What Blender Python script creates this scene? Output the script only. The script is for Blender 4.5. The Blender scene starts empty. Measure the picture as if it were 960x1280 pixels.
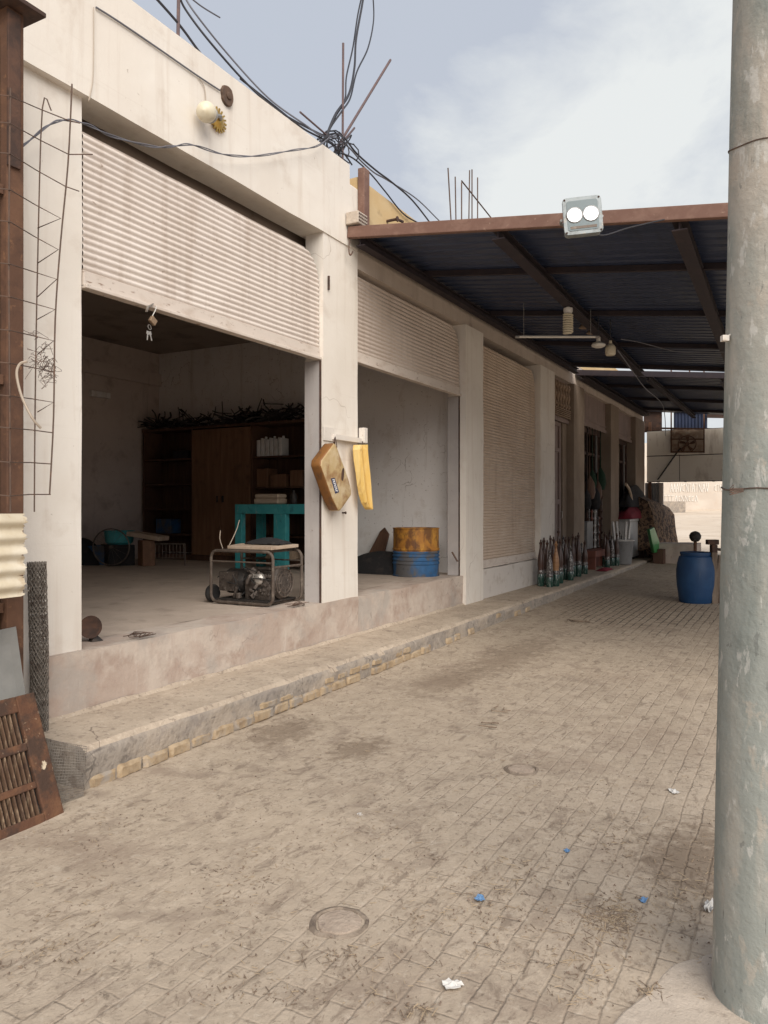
import bpy, math, random
from mathutils import Vector, Matrix, noise as mnoise
random.seed(7)
R = math.radians
SC = bpy.context.scene
COL = SC.collection

# ------------------------------------------------------------------ camera
H = 1.55                      # eye height
F = 960.0                     # focal length in photo pixels (photo 960 x 1280)
HZ = 635.0                    # horizon row
YAW = math.atan((1005 - 480) / F)
cs, sn = math.cos(YAW), math.sin(YAW)
cam = bpy.data.cameras.new('camera')
cam.sensor_width = 36
cam.lens = 36 * F / 1280
cam.shift_y = -(640 - HZ) / 1280
cam.clip_start = 0.05
cam.clip_end = 2000
camo = bpy.data.objects.new('camera', cam)
COL.objects.link(camo)
camo.location = (0, 0, H)
camo.rotation_euler = Vector((cs, sn, 0)).to_track_quat('-Z', 'Y').to_euler()
SC.camera = camo

# ------------------------------------------------------------------ light
SUN_DIR = Vector((-0.57, -0.54, 0.62)).normalized()      # towards the sun
EL = math.asin(SUN_DIR.z)
W = bpy.data.worlds.new('World')
SC.world = W
W.use_nodes = True
wn, wl = W.node_tree.nodes, W.node_tree.links
wn.clear()
w_out = wn.new('ShaderNodeOutputWorld')
w_bg = wn.new('ShaderNodeBackground')
w_sky = wn.new('ShaderNodeTexSky')
w_sky.sky_type = 'NISHITA'
w_sky.sun_disc = False
w_sky.sun_elevation = EL
w_sky.sun_rotation = math.atan2(SUN_DIR.x, SUN_DIR.y)
w_sky.dust_density = 3.0
w_sky.air_density = 1.0
w_tc = wn.new('ShaderNodeTexCoord')
w_map = wn.new('ShaderNodeMapping')
w_map.inputs['Scale'].default_value = (1, 1, 2.2)
w_n = wn.new('ShaderNodeTexNoise')
w_n.inputs['Scale'].default_value = 2.6
w_n.inputs['Detail'].default_value = 9
w_n.inputs['Roughness'].default_value = 0.58
w_n.inputs['Distortion'].default_value = 0.4
w_dot = wn.new('ShaderNodeVectorMath'); w_dot.operation = 'DOT_PRODUCT'
w_dot.inputs[1].default_value = Vector((cs * 1.0 + sn * 0.34, sn * 1.0 - cs * 0.34, 0.37)).normalized()
w_mr = wn.new('ShaderNodeMapRange')
w_mr.inputs['From Min'].default_value = 0.945
w_mr.inputs['From Max'].default_value = 1.0
w_mr.inputs['To Min'].default_value = -0.08
w_mr.inputs['To Max'].default_value = 0.30
w_add = wn.new('ShaderNodeMath'); w_add.operation = 'ADD'
w_ramp = wn.new('ShaderNodeValToRGB')
w_ramp.color_ramp.elements[0].position = 0.53
w_ramp.color_ramp.elements[0].color = (0, 0, 0, 1)
w_ramp.color_ramp.elements[1].position = 0.76
w_ramp.color_ramp.elements[1].color = (1, 1, 1, 1)
w_haze = wn.new('ShaderNodeMix'); w_haze.data_type = 'RGBA'
w_haze.inputs['Factor'].default_value = 0.93
w_haze.inputs['B'].default_value = (6.25, 6.75, 7.7, 1)
w_cl = wn.new('ShaderNodeMix'); w_cl.data_type = 'RGBA'
w_cl.inputs['B'].default_value = (9.1, 9.4, 9.4, 1)
w_bg.inputs['Strength'].default_value = 0.05
wl.new(w_tc.outputs['Generated'], w_map.inputs['Vector'])
wl.new(w_map.outputs['Vector'], w_n.inputs['Vector'])
wl.new(w_tc.outputs['Generated'], w_dot.inputs[0])
wl.new(w_dot.outputs['Value'], w_mr.inputs['Value'])
wl.new(w_n.outputs['Fac'], w_add.inputs[0])
wl.new(w_mr.outputs['Result'], w_add.inputs[1])
wl.new(w_add.outputs['Value'], w_ramp.inputs['Fac'])
wl.new(w_sky.outputs['Color'], w_haze.inputs['A'])
wl.new(w_haze.outputs['Result'], w_cl.inputs['A'])
wl.new(w_ramp.outputs['Color'], w_cl.inputs['Factor'])
wl.new(w_cl.outputs['Result'], w_bg.inputs['Color'])
wl.new(w_bg.outputs['Background'], w_out.inputs['Surface'])

sun = bpy.data.lights.new('sun', 'SUN')
sun.energy = 2.3
sun.angle = R(55)
sun.color = (1.0, 0.93, 0.84)
suno = bpy.data.objects.new('sun', sun)
COL.objects.link(suno)
suno.location = SUN_DIR * 60
suno.rotation_euler = SUN_DIR.to_track_quat('Z', 'Y').to_euler()

SC.view_settings.view_transform = 'Standard'
SC.view_settings.look = 'None'
SC.view_settings.exposure = 0.85
SC.view_settings.gamma = 1.0
SC.view_settings.use_curve_mapping = False
SC.render.engine = 'CYCLES'
SC.cycles.max_bounces = 10
SC.cycles.diffuse_bounces = 8
SC.cycles.use_denoising = True

# ------------------------------------------------------------------ helpers
def P(u, v, d):
    """photo pixel + distance along the view axis -> world point"""
    r = (u - 480) / F * d
    return Vector((cs * d + sn * r, sn * d - cs * r, H - (v - HZ) / F * d))
def _dir(u):
    q = (u - 480) / F
    return cs + sn * q, sn - cs * q
def PY(u, v, Y):
    return P(u, v, Y / _dir(u)[1])
def PX(u, v, X):
    return P(u, v, X / _dir(u)[0])
def gz(x, y=0):
    """height of the ground: level street, rising slowly, then a sandy slope"""
    z = 0.011 * max(0.0, min(x, 23) - 3)
    if x > 23:
        z += 0.040 * min(x - 23, 32)
    return z
def PG(u, v, z=None):
    if z is not None:
        return P(u, v, (H - z) * F / (v - HZ))
    z = 0
    for _ in range(8):
        p = P(u, v, (H - z) * F / (v - HZ)); z = gz(p.x)
    return p

class MB:
    def __init__(s):
        s.v, s.f = [], []
    def add(s, vs, fs):
        n = len(s.v)
        s.v += [Vector(a) for a in vs]
        s.f += [tuple(i + n for i in a) for a in fs]
        return s
    def box(s, x0, x1, y0, y1, z0, z1):
        return s.add([(x0,y0,z0),(x1,y0,z0),(x1,y1,z0),(x0,y1,z0),(x0,y0,z1),(x1,y0,z1),(x1,y1,z1),(x0,y1,z1)],
                     [(3,2,1,0),(4,5,6,7),(0,1,5,4),(1,2,6,5),(2,3,7,6),(3,0,4,7)])
    def obox(s, c, size, rot=None):
        m = rot if rot is not None else Matrix.Identity(3)
        c = Vector(c); hx, hy, hz = [a / 2 for a in size]
        vs = [c + m @ Vector(p) for p in ((-hx,-hy,-hz),(hx,-hy,-hz),(hx,hy,-hz),(-hx,hy,-hz),(-hx,-hy,hz),(hx,-hy,hz),(hx,hy,hz),(-hx,hy,hz))]
        return s.add(vs, [(3,2,1,0),(4,5,6,7),(0,1,5,4),(1,2,6,5),(2,3,7,6),(3,0,4,7)])
    def bar(s, a, b, w, h):
        """rectangular bar from a to b"""
        a, b = Vector(a), Vector(b)
        q = (b - a).to_track_quat('X', 'Z').to_matrix()
        return s.obox((a + b) / 2, ((b - a).length, w, h), q)
    def tube(s, pts, r, n=8, closed=False, radii=None):
        pts = [Vector(p) for p in pts]
        m = len(pts)
        t0 = (pts[1] - pts[0]).normalized()
        ref = Vector((0,0,1)) if abs(t0.z) < 0.9 else Vector((1,0,0))
        x = t0.cross(ref).normalized()
        vs, fs = [], []
        for i in range(m):
            if closed:
                t = (pts[(i+1) % m] - pts[i-1])
            else:
                t = pts[min(i+1, m-1)] - pts[max(i-1, 0)]
            t.normalize()
            x = (x - t * x.dot(t)).normalized()
            y = t.cross(x)
            rr = radii[i] if radii else r
            for k in range(n):
                a = 2 * math.pi * k / n
                vs.append(pts[i] + (x * math.cos(a) + y * math.sin(a)) * rr)
        for i in range(m if closed else m - 1):
            for k in range(n):
                a, b = i * n, ((i + 1) % m) * n
                fs.append((a + k, a + (k+1) % n, b + (k+1) % n, b + k))
        if not closed:
            fs.append(tuple(range(n - 1, -1, -1)))
            fs.append(tuple(range((m-1) * n, m * n)))
        return s.add(vs, fs)
    def lathe(s, prof, n=24, c=(0,0,0), rot=None):
        c = Vector(c); m = rot if rot is not None else Matrix.Identity(3)
        vs, fs = [], []
        for r, z in prof:
            for k in range(n):
                a = 2 * math.pi * k / n
                vs.append(c + m @ Vector((r * math.cos(a), r * math.sin(a), z)))
        for i in range(len(prof) - 1):
            for k in range(n):
                a, b = i * n, (i + 1) * n
                fs.append((a + k, a + (k+1) % n, b + (k+1) % n, b + k))
        if prof[0][0] > 1e-5: fs.append(tuple(range(n - 1, -1, -1)))
        if prof[-1][0] > 1e-5: fs.append(tuple(range((len(prof)-1) * n, len(prof) * n)))
        return s.add(vs, fs)
    def prism(s, poly, ext):
        """closed polygon of 3-D points extruded along ext"""
        n = len(poly); e = Vector(ext)
        a = [Vector(p) for p in poly]; b = [p + e for p in a]
        return s.add(a + b, [tuple(range(n - 1, -1, -1)), tuple(range(n, 2*n))] +
                     [(i, (i+1) % n, n + (i+1) % n, n + i) for i in range(n)])
    def grid(s, fn, nu, nv):
        vs = [fn(i / nu, j / nv) for j in range(nv + 1) for i in range(nu + 1)]
        fs = [(j*(nu+1)+i, j*(nu+1)+i+1, (j+1)*(nu+1)+i+1, (j+1)*(nu+1)+i) for j in range(nv) for i in range(nu)]
        return s.add(vs, fs)
    def build(s, name, mat, parent=None, bevel=0, smooth=False, segs=2, origin=None, solid=0, fix=True):
        me = bpy.data.meshes.new(name)
        o = bpy.data.objects.new(name, me)
        COL.objects.link(o)
        if parent is not None:
            off = wloc(parent); o.parent = parent
        else:
            if origin is None:
                xs = [a.x for a in s.v]; ys = [a.y for a in s.v]; zs = [a.z for a in s.v]
                origin = Vector(((min(xs)+max(xs))/2, (min(ys)+max(ys))/2, min(zs)))
            off = Vector(origin); o.location = off
        me.from_pydata([a - off for a in s.v], [], s.f)
        me.materials.append(mat)
        if fix:
            import bmesh
            bm = bmesh.new(); bm.from_mesh(me)
            bmesh.ops.recalc_face_normals(bm, faces=bm.faces)
            bm.to_mesh(me); bm.free()
        if smooth:
            for p in me.polygons: p.use_smooth = True
        if solid:
            md = o.modifiers.new('solid', 'SOLIDIFY'); md.thickness = solid; md.offset = 0
        if bevel:
            md = o.modifiers.new('bevel', 'BEVEL'); md.width = bevel; md.segments = segs
            md.limit_method = 'ANGLE'; md.angle_limit = R(40)
        if smooth:
            md = o.modifiers.new('smooth', 'EDGE_SPLIT'); md.split_angle = R(38)
        return o
def wloc(o):
    v = Vector((0,0,0))
    while o is not None:
        v = v + o.location; o = o.parent
    return v
def tag(o, label=None, cat=None, group=None, kind=None):
    if label: o['label'] = label
    if cat: o['category'] = cat
    if group: o['group'] = group
    if kind: o['kind'] = kind
    return o
def thing(name, loc, label, cat, group=None):
    o = bpy.data.objects.new(name, None)
    COL.objects.link(o)
    o.location = loc; o.empty_display_size = 0.1
    return tag(o, label, cat, group)
def copy_tree(o, parent=None):
    c = o.copy(); COL.objects.link(c); c.parent = parent
    for ch in list(o.children): copy_tree(ch, c)
    return c
def smooth_path(pts, k=6):
    """Catmull-Rom through points"""
    pts = [Vector(p) for p in pts]
    out = []
    for i in range(len(pts) - 1):
        p0, p1, p2, p3 = pts[max(i-1,0)], pts[i], pts[i+1], pts[min(i+2,len(pts)-1)]
        for j in range(k):
            t = j / k
            out.append(0.5 * ((2*p1) + (p2-p0)*t + (2*p0-5*p1+4*p2-p3)*t*t + (3*p1-p0-3*p2+p3)*t**3))
    out.append(pts[-1])
    return out
def rotz(a): return Matrix.Rotation(a, 3, 'Z')
def rotx(a): return Matrix.Rotation(a, 3, 'X')
def roty(a): return Matrix.Rotation(a, 3, 'Y')

# ------------------------------------------------------------------ materials
def mat(name, base, layers=(), rough=0.85, metal=0.0, bump=0.25, bscale=60, bdist=0.004, rvar=0.0, spec=0.4, emit=None, big=None, zl=None):
    """Principled material: a base colour with noise-shaped layers of other colours.
    layer = (colour, scale or (sx,sy,sz), lo, hi, strength)"""
    m = bpy.data.materials.new(name); m.use_nodes = True
    nt = m.node_tree; N, L = nt.nodes, nt.links
    b = N['Principled BSDF']
    tc = N.new('ShaderNodeTexCoord')
    oi = N.new('ShaderNodeObjectInfo')
    off = N.new('ShaderNodeVectorMath'); off.operation = 'MULTIPLY_ADD'
    cmb = N.new('ShaderNodeCombineXYZ')
    L.new(oi.outputs['Random'], cmb.inputs[0]); L.new(oi.outputs['Random'], cmb.inputs[1])
    off.inputs[1].default_value = (37, 53, 0)
    L.new(cmb.outputs[0], off.inputs[0]); L.new(tc.outputs['Object'], off.inputs[2])
    co = off.outputs[0]
    rgb = N.new('ShaderNodeRGB'); rgb.outputs[0].default_value = (*base, 1)
    cur = rgb.outputs[0]
    if zl:                                  # coat that ends raggedly at a height
        c, z0, z1, st, amp = zl
        sp = N.new('ShaderNodeSeparateXYZ'); L.new(tc.outputs['Object'], sp.inputs[0])
        nz = N.new('ShaderNodeTexNoise'); nz.inputs['Scale'].default_value = 4; nz.inputs['Detail'].default_value = 9; nz.inputs['Roughness'].default_value = .65
        L.new(tc.outputs['Object'], nz.inputs['Vector'])
        ad = N.new('ShaderNodeMath'); ad.operation = 'MULTIPLY_ADD'; ad.inputs[1].default_value = amp
        L.new(nz.outputs['Fac'], ad.inputs[0]); L.new(sp.outputs['Z'], ad.inputs[2])
        rp = N.new('ShaderNodeMapRange'); rp.inputs['From Min'].default_value = z0 + amp / 2; rp.inputs['From Max'].default_value = z1 + amp / 2
        rp.inputs['To Min'].default_value = st; rp.inputs['To Max'].default_value = 0
        L.new(ad.outputs[0], rp.inputs['Value'])
        mx = N.new('ShaderNodeMix'); mx.data_type = 'RGBA'; mx.inputs['B'].default_value = (*c, 1)
        L.new(rp.outputs[0], mx.inputs['Factor']); L.new(cur, mx.inputs['A']); cur = mx.outputs['Result']
    for i, (c, sc, lo, hi, st) in enumerate(layers):
        mp = N.new('ShaderNodeMapping')
        if isinstance(sc, (int, float)): sc = (sc, sc, sc)
        mp.inputs['Scale'].default_value = sc
        mp.inputs['Location'].default_value = (3.1 * i, 7.7 * i, 1.3 * i)
        nz = N.new('ShaderNodeTexNoise')
        nz.inputs['Scale'].default_value = 1; nz.inputs['Detail'].default_value = 9
        nz.inputs['Roughness'].default_value = 0.62; nz.inputs['Distortion'].default_value = 0.3
        rp = N.new('ShaderNodeMapRange')
        rp.inputs['From Min'].default_value = lo; rp.inputs['From Max'].default_value = hi
        rp.inputs['To Max'].default_value = st
        mx = N.new('ShaderNodeMix'); mx.data_type = 'RGBA'
        mx.inputs['B'].default_value = (*c, 1)
        L.new(co, mp.inputs['Vector']); L.new(mp.outputs[0], nz.inputs['Vector'])
        L.new(nz.outputs['Fac'], rp.inputs['Value']); L.new(rp.outputs[0], mx.inputs['Factor'])
        L.new(cur, mx.inputs['A']); cur = mx.outputs['Result']
    L.new(cur, b.inputs['Base Color'])
    b.inputs['Roughness'].default_value = rough
    b.inputs['Metallic'].default_value = metal
    b.inputs['Specular IOR Level'].default_value = spec
    if bump:
        nz = N.new('ShaderNodeTexNoise'); nz.inputs['Scale'].default_value = bscale
        nz.inputs['Detail'].default_value = 8; nz.inputs['Roughness'].default_value = 0.65
        L.new(co, nz.inputs['Vector'])
        bp = N.new('ShaderNodeBump'); bp.inputs['Strength'].default_value = bump
        bp.inputs['Distance'].default_value = bdist
        hgt = nz.outputs['Fac']
        if big:
            n2 = N.new('ShaderNodeTexNoise'); n2.inputs['Scale'].default_value = big[0]
            n2.inputs['Detail'].default_value = 5
            L.new(co, n2.inputs['Vector'])
            ma = N.new('ShaderNodeMath'); ma.operation = 'MULTIPLY_ADD'; ma.inputs[1].default_value = big[1]
            L.new(n2.outputs['Fac'], ma.inputs[0]); L.new(hgt, ma.inputs[2]); hgt = ma.outputs[0]
        L.new(hgt, bp.inputs['Height']); L.new(bp.outputs[0], b.inputs['Normal'])
        if rvar:
            mr = N.new('ShaderNodeMapRange')
            mr.inputs['To Min'].default_value = max(0, rough - rvar); mr.inputs['To Max'].default_value = min(1, rough + rvar)
            L.new(nz.outputs['Fac'], mr.inputs['Value']); L.new(mr.outputs[0], b.inputs['Roughness'])
    if emit:
        b.inputs['Emission Color'].default_value = (*emit[0], 1)
        b.inputs['Emission Strength'].default_value = emit[1]
    return m

M = {}
M['plaster'] = mat('white plaster', (0.71, 0.655, 0.585), [
    ((0.77, 0.725, 0.66), 1.3, 0.42, 0.62, 0.7),
    ((0.52, 0.43, 0.35), (9, 9, 0.45), 0.52, 0.76, 0.50),
    ((0.48, 0.39, 0.31), 2.6, 0.56, 0.72, 0.42),
    ((0.30, 0.23, 0.18), 26, 0.69, 0.74, 0.6),
    ((0.45, 0.36, 0.29), (0.6, 0.6, 24), 0.62, 0.72, 0.18)], rough=0.9, bump=0.35, bscale=45, bdist=0.004, big=(3.5, 2.0))
M['plaster_dirty'] = mat('dusty plaster', (0.50, 0.42, 0.355), [
    ((0.58, 0.50, 0.43), 1.6, 0.42, 0.62, 0.7),
    ((0.33, 0.26, 0.21), (6, 6, 0.6), 0.50, 0.75, 0.55),
    ((0.25, 0.19, 0.15), 4.5, 0.60, 0.72, 0.5),
    ((0.20, 0.15, 0.12), 24, 0.67, 0.72, 0.6)], rough=0.92, bump=0.4, bscale=45, big=(4, 2))
M['plaster_row'] = mat('shade-darkened brown plaster', (0.235, 0.18, 0.135), [  # brown base darkened to carry the shade under the canopy
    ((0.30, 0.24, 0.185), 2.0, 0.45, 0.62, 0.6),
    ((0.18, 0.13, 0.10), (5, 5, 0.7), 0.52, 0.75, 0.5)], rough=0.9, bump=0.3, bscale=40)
M['sill'] = mat('pinkish sill plaster', (0.45, 0.36, 0.30), [
    ((0.54, 0.465, 0.395), 2.6, 0.46, 0.60, 0.8),
    ((0.36, 0.265, 0.215), 3.7, 0.50, 0.64, 0.75),
    ((0.38, 0.345, 0.31), 1.7, 0.52, 0.62, 0.6),
    ((0.56, 0.50, 0.44), (14, 14, 2.0), 0.60, 0.70, 0.55),
    ((0.24, 0.19, 0.155), 9, 0.63, 0.72, 0.6)], rough=0.92, bump=0.6, bscale=30, bdist=0.008, big=(6, 2.5))
M['sill_white'] = mat('whitewashed sill', (0.62, 0.57, 0.52), [
    ((0.40, 0.33, 0.27), 5, 0.55, 0.68, 0.6), ((0.25, 0.2, 0.17), (9, 9, 2), 0.62, 0.72, 0.6)], rough=0.9, bump=0.5, bscale=30, big=(6, 2))
M['concrete_walk'] = mat('dusty concrete walk', (0.43, 0.35, 0.27), [
    ((0.52, 0.43, 0.335), 3.0, 0.44, 0.60, 0.7),
    ((0.35, 0.28, 0.215), 5.5, 0.50, 0.66, 0.65),
    ((0.24, 0.19, 0.15), 26, 0.55, 0.64, 0.7),
    ((0.58, 0.50, 0.40), 40, 0.57, 0.64, 0.5)], rough=0.95, bump=0.8, bscale=55, bdist=0.008, big=(7, 2))
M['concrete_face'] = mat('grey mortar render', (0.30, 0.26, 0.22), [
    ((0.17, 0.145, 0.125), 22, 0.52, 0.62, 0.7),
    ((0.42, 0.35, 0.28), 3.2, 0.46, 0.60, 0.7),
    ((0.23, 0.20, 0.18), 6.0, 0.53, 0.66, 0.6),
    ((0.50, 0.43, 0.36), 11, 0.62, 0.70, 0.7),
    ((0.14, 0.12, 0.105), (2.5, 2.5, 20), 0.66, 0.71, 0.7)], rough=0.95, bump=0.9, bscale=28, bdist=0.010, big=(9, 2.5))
M['yellow_brick'] = mat('yellow clay brick', (0.36, 0.265, 0.165), [
    ((0.44, 0.35, 0.245), 14, 0.45, 0.62, 0.7), ((0.26, 0.185, 0.115), 7, 0.52, 0.64, 0.8), ((0.30, 0.265, 0.23), 6, 0.52, 0.60, 0.9),
    ((0.36, 0.30, 0.24), 5, 0.55, 0.66, 0.7)], rough=0.95, bump=0.8, bscale=60, bdist=0.006)
M['floor_in'] = mat('dusty shop floor', (0.44, 0.36, 0.295), [
    ((0.52, 0.43, 0.355), 2.0, 0.46, 0.60, 0.7), ((0.30, 0.24, 0.195), 4.0, 0.54, 0.68, 0.6),
    ((0.22, 0.17, 0.14), 32, 0.62, 0.70, 0.5)], rough=0.9, bump=0.5, bscale=50, big=(8, 1.5))
M['room_wall'] = mat('grimy room wall', (0.55, 0.46, 0.41), [
    ((0.62, 0.53, 0.475), 1.2, 0.44, 0.6, 0.7), ((0.30, 0.23, 0.19), 3.2, 0.55, 0.70, 0.6),
    ((0.14, 0.10, 0.08), 34, 0.64, 0.70, 0.55), ((0.2, 0.16, 0.13), (5, 5, .7), 0.58, 0.75, 0.5)], rough=0.92, bump=0.35, bscale=40)
M['room_wall_pale'] = mat('pale partition wall', (0.76, 0.72, 0.69), [
    ((0.80, 0.77, 0.745), 1.5, 0.44, 0.60, 0.7), ((0.50, 0.42, 0.35), 4.2, 0.56, 0.72, 0.45),
    ((0.20, 0.14, 0.10), 30, 0.63, 0.68, 0.7), ((0.40, 0.33, 0.27), (6, 6, .6), 0.56, 0.74, 0.5)], rough=0.92, bump=0.3, bscale=40)
M['jamb_shaded'] = mat('shade-darkened grey jamb', (0.385, 0.355, 0.34), [((0.44, 0.405, 0.385), 2.5, .45, .62, .7), ((0.30, 0.25, 0.22), (8, 8, 1), .55, .72, .5), ((0.2, 0.15, 0.12), 26, .65, .70, .7)], rough=.85, bump=.25, bscale=40)  # grey base darkened to stand in for shade on the pillar return
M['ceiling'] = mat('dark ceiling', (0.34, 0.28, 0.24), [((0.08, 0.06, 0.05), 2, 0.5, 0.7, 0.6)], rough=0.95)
M['ochre'] = mat('ochre paint', (0.56, 0.395, 0.20), [
    ((0.62, 0.47, 0.27), 2.5, 0.46, 0.62, 0.6), ((0.36, 0.25, 0.14), 5, 0.60, 0.70, 0.7),
    ((0.65, 0.60, 0.52), 9, 0.67, 0.71, 0.8)], rough=0.9, bump=0.3, bscale=40)
M['shutter_cream'] = mat('cream shutter paint', (0.66, 0.585, 0.525), [
    ((0.72, 0.65, 0.59), 1.8, 0.45, 0.62, 0.6), ((0.46, 0.37, 0.30), (12, 12, 0.6), 0.50, 0.74, 0.55),
    ((0.50, 0.42, 0.355), 2.2, 0.54, 0.70, 0.5),
    ((0.26, 0.16, 0.10), 15, 0.66, 0.71, 0.7)], rough=0.65, bump=0.15, bscale=30)
M['bar_paint'] = mat('scuffed bar paint', (0.62, 0.545, 0.48), [((0.48, 0.39, 0.32), (4, 4, 12), .50, .66, .6), ((0.20, 0.11, 0.065), (9, 9, 26), .60, .68, .8), ((0.30, 0.24, 0.19), 30, .62, .69, .6)], rough=.7, bump=.2, bscale=40)
M['shutter_tan'] = mat('tan shutter paint', (0.52, 0.41, 0.32), [
    ((0.58, 0.48, 0.39), 1.6, 0.45, 0.62, 0.6), ((0.30, 0.215, 0.16), (8, 8, 0.7), 0.53, 0.76, 0.5),
    ((0.20, 0.13, 0.09), 15, 0.66, 0.72, 0.5)], rough=0.7, bump=0.15, bscale=30)
M['shutter_mid'] = mat('faded shutter paint', (0.55, 0.465, 0.40), [
    ((0.62, 0.54, 0.48), 1.6, 0.45, 0.62, 0.6), ((0.36, 0.28, 0.22), (8, 8, 0.7), 0.53, 0.76, 0.5)], rough=0.7, bump=0.15, bscale=30)
M['rust'] = mat('rusty steel', (0.115, 0.060, 0.038), [
    ((0.165, 0.085, 0.05), 6, 0.45, 0.62, 0.8), ((0.07, 0.038, 0.027), 4, 0.52, 0.66, 0.8),
    ((0.30, 0.155, 0.08), 22, 0.60, 0.70, 0.6)], rough=0.85, bump=0.5, bscale=70, bdist=0.004, metal=0.15)
M['rust_dark'] = mat('dark rusty steel', (0.065, 0.040, 0.032), [
    ((0.13, 0.068, 0.045), 5, 0.48, 0.64, 0.8), ((0.035, 0.026, 0.023), 9, 0.52, 0.66, 0.7)], rough=0.85, bump=0.4, bscale=70, metal=0.15)
M['rust_panel'] = mat('rusty sheet', (0.12, 0.075, 0.052), [
    ((0.19, 0.105, 0.065), (9, 9, 0.9), 0.48, 0.64, 0.8), ((0.06, 0.045, 0.038), 4, 0.52, 0.66, 0.7)], rough=0.85, bump=0.3, bscale=60, metal=0.1)
M['slat_rust'] = mat('worn slat rust', (0.12, 0.07, 0.042), [((0.30, 0.215, 0.14), (40, 40, 9), 0.52, 0.62, 0.8), ((0.07, 0.04, 0.028), 14, 0.50, 0.62, 0.8)], rough=0.9, bump=0.6, bscale=70)
M['rust_orange'] = mat('orange flaking rust', (0.115, 0.054, 0.031), [
    ((0.165, 0.080, 0.042), 9, 0.46, 0.60, 0.8), ((0.06, 0.036, 0.026), 9, 0.48, 0.60, 0.9),
    ((0.62, 0.52, 0.38), 8, 0.68, 0.71, 1.0), ((0.45, 0.33, 0.22), 28, 0.63, 0.68, 0.8)], rough=0.9, bump=0.9, bscale=60, bdist=0.006, metal=0.1)
M['brown_steel'] = mat('red-brown painted steel', (0.175, 0.095, 0.07), [
    ((0.235, 0.14, 0.105), 7, 0.45, 0.62, 0.7), ((0.13, 0.07, 0.05), (14, 3, 14), 0.53, 0.68, 0.7),
    ((0.36, 0.25, 0.19), 24, 0.63, 0.70, 0.6)], rough=0.7, bump=0.2, bscale=50, metal=0.1)
M['canopy_sheet'] = mat('dark blue roof sheet', (0.027, 0.039, 0.080), [
    ((0.036, 0.049, 0.092), 2, 0.45, 0.62, 0.7), ((0.024, 0.030, 0.050), (1, 8, 1), 0.52, 0.68, 0.7),
    ((0.12, 0.10, 0.09), 14, 0.66, 0.74, 0.4)], rough=0.42, bump=0.1, bscale=40)
M['canopy_beam'] = mat('dark canopy steel', (0.026, 0.019, 0.024), [((0.045, 0.030, 0.032), 5, 0.48, 0.64, 0.7)], rough=0.7, bump=0.2)
M['grey_metal'] = mat('grey metal', (0.33, 0.32, 0.31), [((0.22, 0.20, 0.19), 12, 0.5, 0.66, 0.6)], rough=0.5, metal=0.5, bump=0.15)
M['steel'] = mat('dull steel', (0.40, 0.37, 0.33), [((0.24, 0.18, 0.13), 30, 0.5, 0.66, 0.6)], rough=0.45, metal=0.7, bump=0.15)
M['frame_tube'] = mat('worn frame tube', (0.12, 0.095, 0.078), [((0.24, 0.20, 0.165), 14, 0.50, 0.64, 0.7), ((0.10, 0.07, 0.055), 24, 0.54, 0.66, 0.8)], rough=0.5, metal=0.45, bump=0.2)
M['black_iron'] = mat('greasy black iron', (0.032, 0.028, 0.026), [((0.09, 0.07, 0.058), 16, 0.5, 0.66, 0.7)], rough=0.55, metal=0.3, bump=0.4, bscale=90)
M['engine'] = mat('oily cast alloy', (0.10, 0.082, 0.07), [((0.05, 0.04, 0.034), 22, 0.45, 0.60, 0.9), ((0.33, 0.30, 0.27), 35, 0.60, 0.68, 0.7)], rough=0.5, metal=0.5, bump=0.5, bscale=90)
M['alloy'] = mat('bright alloy', (0.55, 0.52, 0.48), [((0.20, 0.16, 0.13), 45, 0.55, 0.64, 0.8)], rough=0.4, metal=0.7, bump=0.2)
M['rubber'] = mat('black rubber', (0.022, 0.021, 0.021), [((0.07, 0.06, 0.05), 10, 0.55, 0.7, 0.5)], rough=0.8, bump=0.2)
M['cable'] = mat('black cable', (0.035, 0.035, 0.042), rough=0.6, bump=0)
M['cable_grey'] = mat('grey cable', (0.13, 0.13, 0.15), rough=0.6, bump=0)
M['wire_pale'] = mat('pale wire', (0.42, 0.35, 0.28), rough=0.6, bump=0)
M['rebar'] = mat('purplish rebar', (0.135, 0.095, 0.095), [((0.20, 0.12, 0.10), 20, 0.5, 0.65, 0.7)], rough=0.75, bump=0.3, bscale=120, metal=0.2)
M['wire_rust'] = mat('rusty wire', (0.10, 0.066, 0.05), [((0.16, 0.09, 0.06), 20, 0.5, 0.65, 0.7)], rough=0.8, bump=0.2)
M['wire_grey'] = mat('galvanised netting wire', (0.20, 0.175, 0.15), [((0.10, 0.075, 0.06), 20, 0.5, 0.62, 0.8)], rough=0.7, bump=0.2, metal=0.3)
M['pole'] = mat('weathered concrete pole', (0.43, 0.385, 0.325), [
    ((0.49, 0.445, 0.38), (6, 6, 1.4), 0.50, 0.64, 0.6),
    ((0.235, 0.27, 0.25), (3, 3, 1.0), 0.48, 0.62, 0.7),
    ((0.17, 0.20, 0.185), (7, 7, 1.6), 0.54, 0.68, 0.6),
    ((0.37, 0.26, 0.175), (3.4, 3.4, 2.2), 0.60, 0.70, 0.75),
    ((0.58, 0.565, 0.52), (17, 17, 7), 0.59, 0.62, 0.55),
    ((0.47, 0.415, 0.345), (5, 5, 3), 0.58, 0.61, 0.55),
    ((0.15, 0.155, 0.145), (26, 26, 12), 0.65, 0.67, 0.55),
    ((0.06, 0.055, 0.05), (70, 70, 5), 0.69, 0.72, 0.85)], rough=0.88, bump=0.6, bscale=45, bdist=0.006, big=(10, 2.5), zl=((0.285, 0.31, 0.285), 1.7, 2.6, 0.85, 1.8))
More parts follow.
